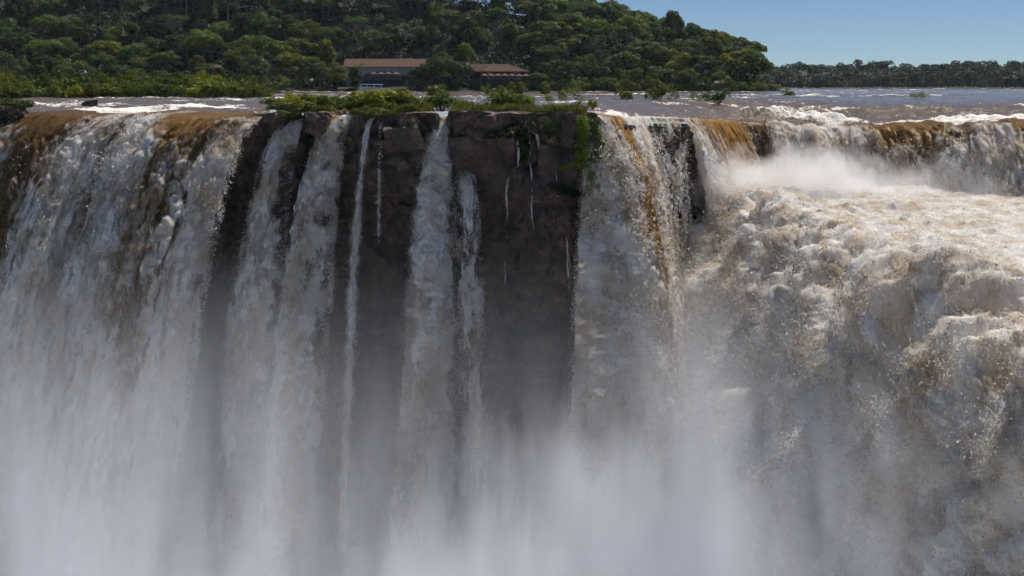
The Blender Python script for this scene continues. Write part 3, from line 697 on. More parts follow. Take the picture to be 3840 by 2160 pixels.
def leaves(C, Nn, size, seed, aspect=1.0, jit=0.6):
    """leaf faces: one bent quad per centre, turned towards Nn with jitter"""
    r = np.random.default_rng(seed); n = len(C)
    d = Nn + r.normal(0, jit, (n, 3)); d /= np.linalg.norm(d, axis=1, keepdims=True)
    a = np.cross(d, r.normal(size=(n, 3))); a /= np.linalg.norm(a, axis=1, keepdims=True); b = np.cross(d, a)
    s = (size*np.exp(r.normal(0, .3, n)))[:, None]
    V = np.stack((C - a*s*aspect, C - b*s*.55 + d*s*.12, C + a*s*aspect, C + b*s*.55 - d*s*.1), 1)
    return V.reshape(-1, 3), (np.arange(n)*4)[:, None] + np.arange(4)

def blob_leaves(blobs, per, size, seed, aspect=1.0, low=-0.45, jit=0.55):
    r = np.random.default_rng(seed); Cs, Ns = [], []
    for (c, rad) in blobs:
        rad = np.array(rad)*np.ones(3); m = int(per*(rad[0]*rad[2])**0.9) + 8
        d = r.normal(size=(m*2, 3)); d /= np.linalg.norm(d, axis=1, keepdims=True); d = d[d[:, 2] > low][:m]
        rr = r.uniform(0.55, 1.08, len(d))**0.6
        lump = 1 + 0.22*perlin(d[:, 0]*3+c[0], d[:, 1]*3+c[1], d[:, 2]*3+seed, seed)
        Cs.append(np.array(c) + d*rad*(rr*lump)[:, None]); Ns.append(d + np.array((0, 0, .35)))
    return leaves(np.concatenate(Cs), np.concatenate(Ns), size, seed+1, aspect, jit)

def limb(mb, a, b, r0, r1, wob, r, n=5):
    a, b = np.array(a), np.array(b); t = np.linspace(0, 1, 5)[:, None]
    p = a + (b-a)*t + r.normal(0, wob, (5, 3))*np.sin(t*math.pi); mb.tube([tuple(x) for x in p], [r0 + (r1-r0)*q for q in t[:, 0]], n)

def make_tree(kind, seed):
    """returns (trunk mesh, crown mesh, height); base at the origin"""
    r = np.random.default_rng(seed); mb = MB(); blobs = []
    if kind == 'round':
        H, R = r.uniform(13, 16), r.uniform(6, 7.4)
        zc = H - R*0.85
        for i in range(26):
            d = r.normal(size=3); d /= np.linalg.norm(d); d[2] = d[2]*0.72 + 0.12
            blobs.append((np.array((0, 0, zc)) + d*R*r.uniform(.55, .9)*np.array((1, 1, .95)), np.array((1, 1, .72))*r.uniform(1.7, 2.9)))
        trunk_top = zc
    elif kind == 'broad':
        H, R = r.uniform(14, 17), r.uniform(7.5, 9)
        zc = H - 3.2
        for i in range(40):
            a = r.uniform(0, 2*math.pi); q = R*math.sqrt(r.uniform(0.02, 1)); z = zc + 2.8*(1-(q/R)**2) + (r.uniform(-1.2, .6) if i < 28 else r.uniform(-6, -1.5))
            blobs.append((np.array((q*math.cos(a), q*math.sin(a), z)), np.array((1, 1, .6))*r.uniform(1.6, 2.5)))
        trunk_top = zc - 1
    elif kind == 'tall':
        H, R = r.uniform(19, 22), r.uniform(5.2, 6.6)
        zc = H - 4
        for i in range(20):
            d = r.normal(size=3); d /= np.linalg.norm(d)
            blobs.append((np.array((0, 0, zc)) + d*R*r.uniform(.4, .95)*np.array((1, 1, .8)), np.array((1, 1, .7))*r.uniform(1.6, 2.6)))
        trunk_top = zc
    elif kind == 'umbrella':
        H, R = r.uniform(18, 21), r.uniform(5, 6.2)
        zc = H - 1.6
        for i in range(22):
            a = r.uniform(0, 2*math.pi); q = R*math.sqrt(r.uniform(.03, 1)); z = zc + 1.2*(1-(q/R)**2) + r.uniform(-1.4, .3)
            blobs.append((np.array((q*math.cos(a), q*math.sin(a), z)), np.array((1, 1, .42))*r.uniform(1.0, 1.7)))
        trunk_top = zc - 2.4
    elif kind == 'draped':
        H, R = r.uniform(14, 18), r.uniform(4, 5.2)
        for i in range(30):
            z = H*r.uniform(.12, .97); q = R*(0.5 + .6*math.sin(min(1, z/H)*math.pi))*r.uniform(.4, 1); a = r.uniform(0, 2*math.pi)
            blobs.append((np.array((q*math.cos(a), q*math.sin(a), z)), np.array((1, 1, 1.25))*r.uniform(1.2, 2.2)))
        trunk_top = H*.8
    elif kind == 'airy':
        H, R = r.uniform(17, 20), r.uniform(4.5, 5.5)
        for i in range(15):
            a = r.uniform(0, 2*math.pi); q = R*math.sqrt(r.uniform(.1, 1)); z = H - 1 - r.uniform(0, 5)
            blobs.append((np.array((q*math.cos(a), q*math.sin(a), z)), np.array((1, 1, .45))*r.uniform(.8, 1.4)))
        trunk_top = H - 7
    rt = 0.30 if kind not in ('tall', 'umbrella') else 0.36
    limb(mb, (0, 0, -1.5), (r.uniform(-.5, .5), r.uniform(-.5, .5), trunk_top), rt, rt*.55, .18, r, 7)
    for (c, rad) in blobs[:12 if kind != 'airy' else 15]:
        z0 = trunk_top*r.uniform(.55, .98); limb(mb, (0, 0, z0), c, rt*.42, .05, .25, r, 4)
    per = {'airy': 34, 'umbrella': 60}.get(kind, 66)
    V, F = blob_leaves(blobs, per, {'umbrella': .30, 'airy': .28}.get(kind, .40), seed+9)
    cr = mkmesh('crown', V, F, False); cr.materials.append(M_TREE)
    tr = mb.mesh('trunk', True); tr.materials.append(M_BARK)
    return tr, cr, H

TREES = {k: [make_tree(k, 300+37*i+11*j) for j in range(n)] for i, (k, n) in enumerate((('round', 4), ('broad', 3), ('tall', 2), ('umbrella', 2), ('draped', 3), ('airy', 2)))}
SHAPE = {'round': 'round-crowned', 'broad': 'broad-crowned', 'tall': 'tall', 'umbrella': 'flat-topped', 'draped': 'vine-draped', 'airy': 'sparse'}
GREENS = [('dark green', (0.035, 0.067, 0.009)), ('deep green', (0.052, 0.092, 0.011)), ('mid green', (0.078, 0.130, 0.013)), ('olive green', (0.112, 0.133, 0.014)), ('bright green', (0.117, 0.180, 0.013)), ('grey-green', (0.092, 0.138, 0.029)), ('yellow-green', (0.195, 0.204, 0.011)), ('brownish', (0.112, 0.096, 0.020))]
def put_tree(kind, loc, sc, col, label, group, var=None, squash=1.0, name='forest_tree'):
    tr, cr, H = TREES[kind][var if var is not None else random.randrange(len(TREES[kind]))]
    root = thing(name, label, 'tree', tuple(loc), random.uniform(0, 6.28), group, (sc, sc, sc*squash))
    link('trunk', tr, None, root); c = link('crown', cr, None, root); c.color = (*col, 1)
    return root

# ---- the wooded hill across the river
HT = np.array([(-700, 43), (1300, 43), (1700, 39), (1950, 34), (2130, 29), (2300, 24.5), (2450, 22), (2560, 18), (2680, 11.5), (2760, 6.5), (2830, 2), (2900, -1.6), (3000, -4)])
SHORE = 548.0
def hill_h(px, Y): return ZFAR + 0.5 + (np.interp(px, HT[:, 0], HT[:, 1]) - 0.0)*sstep(SHORE + 4, SHORE + 125, Y) + 0.9*sstep(SHORE-2, SHORE+8, Y)*(np.asarray(px) < 2890) - 2.5*sstep(2860, 2960, px)
def build_hill():
    px = np.linspace(-700, 3000, 130); Y = np.r_[np.linspace(SHORE-5, SHORE+130, 60), 760, 900]
    PX, YY = np.meshgrid(px, Y); X = (PX-PX0)*YY/F0; Z = hill_h(PX, YY) + 0.8*fbm(X*.06, YY*.06, seed=3) - 3.0*sstep(SHORE+1, SHORE-4, YY) - 0.0
    link('hill', mkmesh('hill', np.stack((X, YY, Z), -1).reshape(-1, 3), gridfaces(*PX.shape)[:, ::-1], True), M_SOIL, kind='structure')
build_hill()
def build_undergrowth():
    r = np.random.default_rng(71); blobs = []
    for i in range(1500):
        Y = SHORE + 1 + 122*r.random()**1.3; px = r.uniform(-120, 2870)
        if Y < 566 and (1285 < px < 1560 or 1770 < px < 2005): continue
        h = np.interp(px, HT[:, 0], HT[:, 1])
        if h < 3 and Y > 580: continue
        z = float(hill_h(px, Y)); a = r.uniform(2.0, 3.8); blobs.append((np.array(((px-PX0)*Y/F0, Y, z + a*.5)), np.array((1.25, 1, .95))*a))
    V, F = blob_leaves(blobs, 9.5, .55, 72, low=-.25)
    o = link('undergrowth', mkmesh('undergrowth', V, F), M_TREE, kind='stuff', label='dark undergrowth between the trees of the wooded hill', category='undergrowth'); o.color = (.020, .040, .009, 1)
build_undergrowth()
ROWS = [('waterside row', 554, 88, 0.62, (0, 0, 0, 1, 4, 0)), ('second row up', 566, 96, 0.85, (0, 0, 1, 1, 4, 0)), ('third row up', 582, 94, 0.92, (0, 1, 1, 0, 4, 0, 1, 5)), ('fourth row up', 600, 92, .95, (0, 1, 0, 4, 0, 0, 1, 3)), ('fifth row up', 620, 90, .95, (0, 1, 2, 2, 3, 4)), ('sixth row up', 642, 88, 1.0, (0, 1, 1, 2, 3, 4)), ('skyline row', 664, 90, 1.0, (0, 1, 1, 0, 3, 0)), ('ridge row', 684, 92, 1.0, (0, 1, 1, 0, 0, 0))]
KINDS = ['round', 'broad', 'tall', 'umbrella', 'draped', 'airy']
for ri, (rname, RY, gap, rsc, kk) in enumerate(ROWS):
    pxs = []; x = -40 + (ri % 2)*40
    while x < 2860: pxs.append(x + random.uniform(-24, 24)); x += gap*random.uniform(.75, 1.2)
    pxs.sort()
    i = 0
    for px in pxs:
        Y = RY + random.uniform(-6, 6)
        if ri <= 1 and (1275 < px < 1575 or 1770 < px < 2010): continue      # the lodge stands here
        if ri == 2 and (1230 < px < 2030): continue
        if np.interp(px, HT[:, 0], HT[:, 1]) < 2.2 and ri > 2: continue
        if px > 2800 and ri > 0: continue
        z = float(hill_h(px, Y)); kind = KINDS[random.choice(kk)]
        if px > 2350 and kind in ('umbrella', 'tall') and ri < 5: kind = 'round'
        sc = rsc*random.uniform(.78, 1.12); top = PY0 - (z + 15*sc)*F0/Y
        if top > 330 or PY0 - (z + 20*sc)*F0/Y + 220 < 0: continue
        if PY0 - z*F0/Y < -40: continue
        w = [3, 4, 5, 3, 2.5, 2, 1.0, .6] if not (px < 1300 and ri in (1, 2)) else [1, 2, 4, 3, 3, 3, 3, 1]
        cname, col = random.choices(GREENS, w)[0]
        put_tree(kind, ((px-PX0)*Y/F0, Y, z), sc, col, f'{cname} {SHAPE[kind]} tree, {ordinal(i)} from the left in the hill\'s {rname}', 'trees on the wooded hill')
        i += 1
# trees that stand out by themselves
put_tree('broad', at(1650, 338, 545), 0.86, GREENS[1][1], 'big dark rounded tree standing between the two red-roofed lodge buildings', 'trees by the lodge', 0)
put_tree('round', at(1590, 338, 549), 0.70, GREENS[1][1], 'dark round tree hiding the right end of the long roof', 'trees by the lodge', 2)
put_tree('round', at(1725, 338, 547), 0.68, GREENS[0][1], 'dark round tree just left of the smaller hipped roof', 'trees by the lodge', 3)
put_tree('airy', at(1805, 338, 548), 0.62, GREENS[5][1], 'slender sparse tree with pale trunk in front of the hipped roof', 'trees by the lodge', 1)
put_tree('airy', at(1520, 338, 548), 0.42, GREENS[5][1], 'small sparse tree in front of the grey lodge wall', 'trees by the lodge', 0)
put_tree('draped', at(1330, 338, 551), 0.50, GREENS[2][1], 'small leafy tree against the left part of the long lodge', 'trees by the lodge', 1)
put_tree('airy', at(1355, 338, 550), 0.55, GREENS[4][1], 'thin bright tree before the grey wall left of the arch', 'trees by the lodge', 1)
put_tree('round', at(1545, 338, 550), 0.55, GREENS[1][1], 'dark low tree right of the arched terrace', 'trees by the lodge', 0)
put_tree('round', at(2020, 338, 549), 0.50, GREENS[2][1], 'round tree at the right end of the timber deck', 'trees by the lodge', 2)
put_tree('round', at(1265, 338, 549), 0.72, GREENS[3][1], 'olive tree at the left end of the long roof', 'trees by the lodge', 1)
put_tree('round', at(2835, 338, 556), 0.88, GREENS[2][1], 'round tree standing alone at the right end of the wooded hill', 'trees on the point', 0, 1.15)
put_tree('airy', (42, 668, 15.5), .98, GREENS[3][1], 'bare-limbed thin tree breaking the skyline of the wooded hill', 'skyline trees', 0, 1.05, 'skyline_tree')
put_tree('umbrella', (53, 664, 14.5), .92, GREENS[2][1], 'flat-topped tree leaning out on the skyline right of the bare one', 'skyline trees', 1, 1.0, 'skyline_tree')

# ---- far wood on the horizon: reads as one mass
def build_far_wood():
    r = np.random.default_rng(61); blobs = []
    for row in range(5):
        Y = 1130 + row*28; n = 95
        for px in np.linspace(2780, 4700, n) + r.uniform(-12, 12, n):
            base = ZFAR + row*2.3 + 2.2*fbm(np.array([px*.004]), np.array([row*.3]), seed=4)[0] + 3.0*sstep(3300, 3850, px)*(row/4)
            rad = r.uniform(1.8, 4.8); h = base + r.uniform(6.5, 10.5) + (2.5 if r.random() < .06 else 0)
            blobs.append((np.array(((px-PX0)*Y/F0, Y + r.uniform(-9, 9), h)), np.array((r.uniform(.9, 1.6), 1, r.uniform(.55, .95)))*rad))
            blobs.append((np.array(((px+r.uniform(-9, 9)-PX0)*Y/F0, Y, h - 3.5)), np.array((1.2, 1, .9))*4.2))
            if row == 0: blobs.append((np.array(((px-PX0)*Y/F0, Y - 5, ZFAR + 2.5)), np.array((1.3, 1, .9))*rad))
    V, F = blob_leaves(blobs, 9, 0.95, 62, low=-.3)
    o = link('far_wood', mkmesh('far_wood', V, F, False), M_TREE, kind='stuff', label='far dark wood along the horizon at the right', category='wood'); o.color = (0.026, 0.046, 0.016, 1)
    px = np.linspace(2700, 4800, 60); Y = np.linspace(1118, 1300, 14); PX, YY = np.meshgrid(px, Y); X = (PX-PX0)*YY/F0
    Z = ZFAR - 0.6 + 15*sstep(1128, 1200, YY)
    link('far_bank', mkmesh('far_bank', np.stack((X, YY, Z), -1).reshape(-1, 3), gridfaces(*PX.shape)[:, ::-1], True), M_SOIL, kind='structure')
build_far_wood()

# ---- shrubs
def make_shrub(seed, tall=1.0, per=150, leaf=.085, asp=1.9, nb=16, spread=1.0, low=-.6):
    r = np.random.default_rng(seed); blobs = []; mb = MB()
    for i in range(nb):
        a = r.uniform(0, 2*math.pi); q = spread*1.25*math.sqrt(r.uniform(0, 1)); z = r.uniform(.35, 1.75)*tall*(1 - .35*(q/1.3)**2)
        c = np.array((q*math.cos(a), q*math.sin(a), z)); blobs.append((c, np.array((1, 1, .95))*r.uniform(.34, .62)))
        limb(mb, (q*.2*math.cos(a), q*.2*math.sin(a), -.3), c + np.array((0, 0, .25)), .035, .012, .08, r, 4)
    V, F = blob_leaves(blobs, per, leaf, seed+3, asp, low, .8)
    f = mkmesh('foliage', V, F, False); f.materials.append(M_SHRUB); s = mb.mesh('stem', True); s.materials.append(M_STEM)
    return f, s
SHRUBS = [make_shrub(700+i, per=330) for i in range(5)]                      # near: fine leaves
FARSHRUBS = [make_shrub(740+i, 1.15, 150, .12, 1.5) for i in range(4)]         # across the water
REEDY = [make_shrub(780+i, 1.0, 90, .085, 2.2, 12, 1.35) for i in range(3)]    # open, half-drowned bushes
SG = [('olive', (0.115, 0.132, 0.022)), ('yellow-green', (0.244, 0.251, 0.013)), ('mid green', (0.108, 0.152, 0.014)), ('dark green', (0.056, 0.092, 0.011)), ('grey-green', (0.140, 0.176, 0.029))]
def put_shrub(loc, w, h, col, label, group=None, lib=None, name='shrub'):
    f, s = random.choice(lib or SHRUBS)
    root = thing(name, label, 'shrub', tuple(loc), random.uniform(0, 6.28), group, (w/2.6, w/2.6, h/2.0))
    link('stem', s, None, root); o = link('foliage', f, None, root); o.color = (*col, 1); return root

# bushy bank across the water at the left
def build_bank():
    px = np.linspace(-500, 1010, 60); Y = np.linspace(238, 300, 24); PX, YY = np.meshgrid(px, Y); X = (PX-PX0)*YY/F0
    Z = ZFAR - 0.5 + 1.3*sstep(240, 252, YY)*sstep(1000, 900, PX) - 2*sstep(285, 300, YY) + .3*fbm(X*.2, YY*.2, seed=9)
    link('river_bank', mkmesh('river_bank', np.stack((X, YY, Z), -1).reshape(-1, 3), gridfaces(*PX.shape)[:, ::-1], True), M_SOIL, kind='structure')
build_bank()
for ri, (rn, Y0, n, hh) in enumerate((('front', 244, 36, 2.6), ('middle', 253, 30, 3.3), ('back', 264, 27, 3.9))):
    for i, px in enumerate(np.linspace(-60, 985 - 20*ri, n)):
        Y = Y0 + random.uniform(-3, 3); cn, col = random.choices(SG, [4, 1.2, 4, 2, 3])[0]
        put_shrub(((px + random.uniform(-12, 12) - PX0)*Y/F0, Y, ZFAR + (.0 if ri == 0 else .55)), random.uniform(2.6, 4.2), hh*random.uniform(.75, 1.15), col,
                  f'{cn} bush, {ordinal(i)} from the left in the {rn} row of the far bank thicket', 'bushes of the bank thicket', FARSHRUBS)
# bushes standing in the river: px, py of foot, width, height, colour, lib
RB = [(1010, 362, 2.6, 1.6, 2, 'round bush in the river at the right end of the bank thicket'), (1045, 346, 6.0, 5.0, 0, 'large olive bush in the water left of the boat'), (1085, 366, 1.8, 1.0, 1, 'low bright tuft in the river left of the cliff-top bushes'),
      (935, 362, 2.0, 1.2, 2, 'low bush at the foot of the bank thicket'), (1640, 362, 4.2, 3.2, 0, 'olive bush in the rapids in front of the big dark tree'), (1835, 360, 3.4, 2.2, 2, 'small bush in the rapids below the hipped roof'), (1870, 359, 2.6, 2.0, 2, 'second small bush in the rapids below the hipped roof'),
      (1940, 360, 3.6, 3.2, 0, 'rounded bush in the rapids below the right end of the deck'), (2045, 356, 2.2, 2.3, 2, 'narrow upright bush in the rapids right of the deck'), (2065, 383, 1.9, 1.1, 4, 'low flat bush in the river above the rock face'), (2155, 383, 3.2, 2.2, 4, 'sparse bush with spreading twigs above the corner of the cliff'),
      (2345, 374, 2.6, 1.7, 2, 'leftmost bush of the drowned row above the corner fall'), (2465, 374, 3.2, 2.7, 0, 'tallest bush of the drowned row above the corner fall'), (2520, 374, 1.7, 1.7, 4, 'thin bush right of the tallest drowned one'), (2618, 376, 2.0, 1.7, 4, 'sparse grey bush left of the dense dark one in the river'),
      (2692, 377, 3.6, 1.6, 3, 'dense dark low bush at the right end of the drowned row'), (2955, 360, 2.6, 1.4, 2, 'lone bush in the river in front of the far wood'), (3450, 365, 3.0, 1.4, 4, 'small twiggy bush alone in the rapids at the right'), (2222, 416, 1.0, .9, 1, 'bright green tuft in the water beside the cliff corner'), (2168, 414, .6, .5, 2, 'tiny tuft in the water behind the cliff corner')]
for px, py, w, h, c, lab in RB:
    Y = min(420, -ZFAR*F0/(py-PY0)) if py < 410 else 157
    put_shrub(((px-PX0)*Y/F0, Y, ZFAR - .25), w, h + .3, SG[c][1], lab, None, REEDY if SG[c][0] == 'grey-green' else FARSHRUBS, 'river_bush')
# the waterside fringe under the wooded hill
n_ = 64
for i, px in enumerate(np.linspace(1990, 2900, n_)):
    cn, col = random.choices(SG, [4, 1, 4, 3, 2])[0]; Y = SHORE + random.uniform(-3, 2)
    put_shrub(((px + random.uniform(-6, 6) - PX0)*Y/F0, Y, ZFAR - .2), random.uniform(4, 7), random.uniform(3, 6)*(1 if px < 2800 else .75), col, f'{cn} bush, {ordinal(i)} from the left along the foot of the wooded point', 'bushes along the foot of the point', FARSHRUBS)

# bushes along the cliff top: px, foot py, Y, width, height, colour
CT = [(1055, 412, 152, 2.6, 1.9, 0, 'leftmost olive bush leaning over the cliff edge'), (1100, 410, 153, 3.0, 2.4, 1, 'yellow-green bush second along the cliff top'), (1085, 440, 149.4, 2.0, 1.6, 0, 'olive bush hanging over the edge above the thin veil'), (1135, 425, 150.5, 2.4, 2.0, 0, 'olive bush hanging between the veil and the ochre stream'), (1165, 400, 154, 2.8, 2.1, 0, 'olive bush left of the ochre stream'), (1200, 400, 155, 2.8, 2.2, 2, 'green bush behind the top of the ochre stream'), (1245, 405, 155, 2.6, 2.0, 2, 'green bush just right of the ochre stream head'), (1225, 418, 151, 1.4, .7, 1, 'low grassy bush on the rock left of the ochre stream'),
      (1350, 420, 152, 2.6, 2.2, 0, 'olive bush at the left of the big cliff-top clump'), (1390, 410, 153, 3.4, 3.2, 1, 'tall yellow-green bush in the middle of the cliff-top clump'), (1440, 408, 153, 3.6, 3.3, 1, 'tallest yellow-green bush of the cliff-top clump'), (1495, 408, 154, 3.2, 2.8, 0, 'olive bush right of the tallest cliff-top bush'), (1545, 405, 155, 2.8, 2.4, 4, 'grey-green bush near the right of the cliff-top clump'), (1420, 440, 149.6, 2.8, 2.2, 0, 'bush drooping over the edge above the narrow white stream'), (1370, 440, 149.7, 1.8, 1.6, 0, 'bush drooping over the edge left of the narrow stream'), (1460, 436, 150, 2.2, 1.3, 0, 'low bush drooping right of the narrow stream'),
      (1590, 405, 156, 2.4, 2.0, 4, 'pale bush left of the gap above the thick middle stream'), (1655, 406, 156, 2.1, 2.4, 2, 'upright green bush standing above the thick middle stream'), (1700, 404, 157, 2.2, 1.6, 4, 'sparse grey bush right of the gap above the middle stream'), (1745, 402, 157, 2.0, 1.4, 4, 'low sparse bush behind the grassy rim'),
      (1900, 402, 155, 3.4, 3.0, 2, 'bush with wide leaning branches on the grassy rim'), (1945, 400, 156, 2.2, 2.0, 2, 'smaller leaning bush right of the wide one on the rim'), (20, 395, 151, 2.4, 1.2, 3, 'dark bush on the rock at the left edge of the picture'), (75, 402, 150, 1.8, 1.3, 3, 'dark bush on the rock beside the left curtain'), (20, 440, 149, 2.4, 1.6, 3, 'dark bush hanging on the rock at the far left')]
for px, py, Y, w, h, c, lab in CT: put_shrub(at(px, py, Y) + np.array((0, 0, -.1)), w*1.45, h*0.74, SG[c][1], lab, None, SHRUBS if c != 4 else REEDY, 'cliff_top_bush')

# grass along the rim: nobody could count it
def build_grass():
    r = np.random.default_rng(88); C = []; 
    for (a, b, n, y0, y1, hh) in ((1470, 1600, 1700, 149.3, 152, .35), (1700, 1990, 4200, 149.4, 153.5, .38), (1990, 2200, 3000, 149.3, 153, .36), (1180, 1250, 700, 149.5, 151.5, .3), (1440, 1620, 900, 151, 155, .5), (1700, 1960, 2000, 152, 155.5, .45), (-40, 95, 900, 149, 152, .3)):
        px = r.uniform(a, b, n); Y = r.uniform(y0, y1, n); X = (px-PX0)*Y/F0
        z = -2.78 + 0.06*np.clip(152-Y, -1, 2.5) + .12*fbm(X*.7, Y*.7, seed=2); clump = sstep(-.35, .3, fbm(X*.9, Y*.9, seed=12))
        C.append(np.stack((X, Y, z, hh*(0.35 + .9*clump)*r.uniform(.5, 1.2, n)), -1))
    C = np.concatenate(C); n = len(C); h = C[:, 3:4]; base = C[:, :3]
    lean = r.normal(0, .5, (n, 3))*h; lean[:, 2] = 0; lean[:, 1] -= .25*h[:, 0]*(C[:, 1] < 150)
    a = r.normal(size=(n, 3)); a[:, 2] = 0; a /= np.linalg.norm(a, axis=1, keepdims=True); w = .05
    up = np.array((0, 0, 1.0))
    h = h*1.7
    V = np.stack((base - a*w, base + a*w, base + lean*.4 + up*h*.65 + a*w*.7, base + lean + up*h - a*w*.2), 1).reshape(-1, 3)
    g = link('rim_grass', mkmesh('rim_grass', V, (np.arange(n)*4)[:, None] + np.arange(4)), M_SHRUB, kind='stuff', label='green and straw grass along the cliff rim', category='grass'); g.color = (.17, .18, .04, 1)
build_grass()

# vines and moss cushions on the face
def hanging(label, path, width, n, col, seed, leaf=.13, out=.55, name='hanging_vine'):
    r = np.random.default_rng(seed); P = []; Nn = []
    pts = np.array([np.r_[cliff_point(px, py)[0] + cliff_point(px, py)[1]*out, cliff_point(px, py)[1]] for px, py in path])
    u = r.uniform(0, len(pts)-1, n); i = np.minimum(u.astype(int), len(pts)-2); f = (u-i)[:, None]; q = pts[i]*(1-f) + pts[i+1]*f
    w = np.interp(u, np.linspace(0, len(pts)-1, len(width)), width)*(0.7 + .8*np.abs(perlin(u*2.2, u*0, seed=seed)))
    c = q[:, :3] + np.cross(q[:, 3:], (0, 0, 1.0))*(r.normal(0, .5, n)*w)[:, None] + q[:, 3:]*np.abs(r.normal(0, .22, n))[:, None] + np.array((0, 0, 1.0))*r.normal(0, .15, n)[:, None]
    b = pts[0, :3].copy(); V, F = leaves(c - b, q[:, 3:] + np.array((.3, 0, .5)), leaf, seed, 1.2, .6)
    root = thing(name, label, 'plant', tuple(b)); o = link('foliage', mkmesh('foliage', V, F), M_SHRUB, root); o.color = (*col, 1)
    mb = MB(); mb.tube([tuple(x - b) for x in pts[:, :3] - pts[:, 3:]*.1], [.04]*len(pts), 4); mb.build('stem', M_STEM, root)
BR = (0.19, 0.25, 0.02)
hanging('bright green vine hanging down the rock near the cliff corner', [(2152, 440), (2165, 500), (2162, 580), (2170, 640), (2182, 690)], (.6, .9, .75, .65, .5), 1800, BR, 801)
hanging('darker green vine trailing beside the corner fall', [(2196, 450), (2200, 520), (2206, 620), (2212, 720), (2214, 790)], (.45, .75, .8, .65, .4), 1700, (.09, .14, .018), 802)
hanging('leafy green plant on the outer end of the rocky ledge', [(2180, 640), (2186, 690), (2184, 740)], (.4, .7, .4), 500, BR, 803, out=1.0)
hanging('low leafy plant growing on top of the rocky ledge', [(2095, 632), (2130, 612), (2150, 620)], (.5, .6, .3), 380, BR, 804, .11, 1.0)
hanging('dark moss hanging under the rocky ledge', [(2080, 690), (2120, 720), (2170, 730)], (.9, 1.2, .8), 800, (.022, .036, .010), 805, out=.9, name='moss')
hanging('green plant clump beside the yellow flower stalks', [(2050, 455), (2062, 480), (2060, 505)], (.6, .7, .4), 420, (.075, .115, .016), 806, out=.7)
hanging('round mossy tuft on the rock left of the thick stream', [(1545, 455), (1560, 462)], (.6, .5), 380, (.07, .095, .02), 807, .09, .5, 'moss')
hanging('smaller mossy tuft at the right of the first', [(1592, 482), (1602, 490)], (.4, .35), 260, (.06, .09, .02), 808, .08, .5, 'moss')
hanging('dark moss along the rim of the bare rock face', [(1930, 470), (1900, 500), (1840, 505)], (.7, .9, .6), 700, (.028, .038, .012), 809, out=.3, name='moss')
hanging('dark moss strip beside the long ochre stream', [(1170, 500), (1165, 600), (1150, 700)], (.8, .9, .7), 800, (.022, .030, .010), 810, out=.3, name='moss')
hanging('green moss patch behind the upper trickles', [(1945, 500), (1975, 520), (1960, 600)], (.6, .9, .5), 600, (.035, .055, .012), 811, out=.25, name='moss')
hanging('dark moss low on the bare rock face', [(1880, 1230), (1960, 1260), (2080, 1210)], (1.6, 1.6, 1.2), 900, (.030, .042, .010), 812, .12, .25, 'moss')
hanging('dark moss on the rock at the left edge', [(20, 440), (30, 500), (10, 560)], (1.0, 1.2, .8), 800, (.022, .034, .012), 813, .1, .3, 'moss')
def flower_stalks():
    q, n = cliff_point(2030, 510); r = np.random.default_rng(5)
    root = thing('flowering_plant', 'yellow flower stalks on the rock near the cliff corner', 'plant', tuple(q + n*.5)); C = []
    for i in range(7):
        t = np.array((r.uniform(-1, 1), -.25, r.uniform(.8, 1.9))); mb = MB(); mb.tube([(t[0]*.4, 0, -.2), tuple(t*np.array((.8, 1, .6))), tuple(t)], [.02, .016, .01], 4); mb.build('stalk', M_STEM, root)
        c = t + r.normal(0, .07, (26, 3)); V, F = leaves(c, np.tile((0, -.5, 1.0), (26, 1)), .055, 900+i); m = mkmesh('blossom', V, F); link('blossom', m, M_YEL, root)
flower_stalks()

# ------------------------------------------------------------------ rocks in the stream
def river_rock(label, px, py, Y, w, d, h):
    o = link('rock', random.choice(ROCKS), None, None, label=label, category='rock'); o.location = at(px, py, Y); o.scale = (w, d, h); o.rotation_euler = (.1, .08, random.uniform(0, 6))
river_rock('dark low rock awash in the river behind the left curtain', 335, 390, 162, 2.6, 1.6, .9)
river_rock('dark rock at the water line off the end of the wooded point', 2905, 341, 540, 5.5, 3, 1.6)

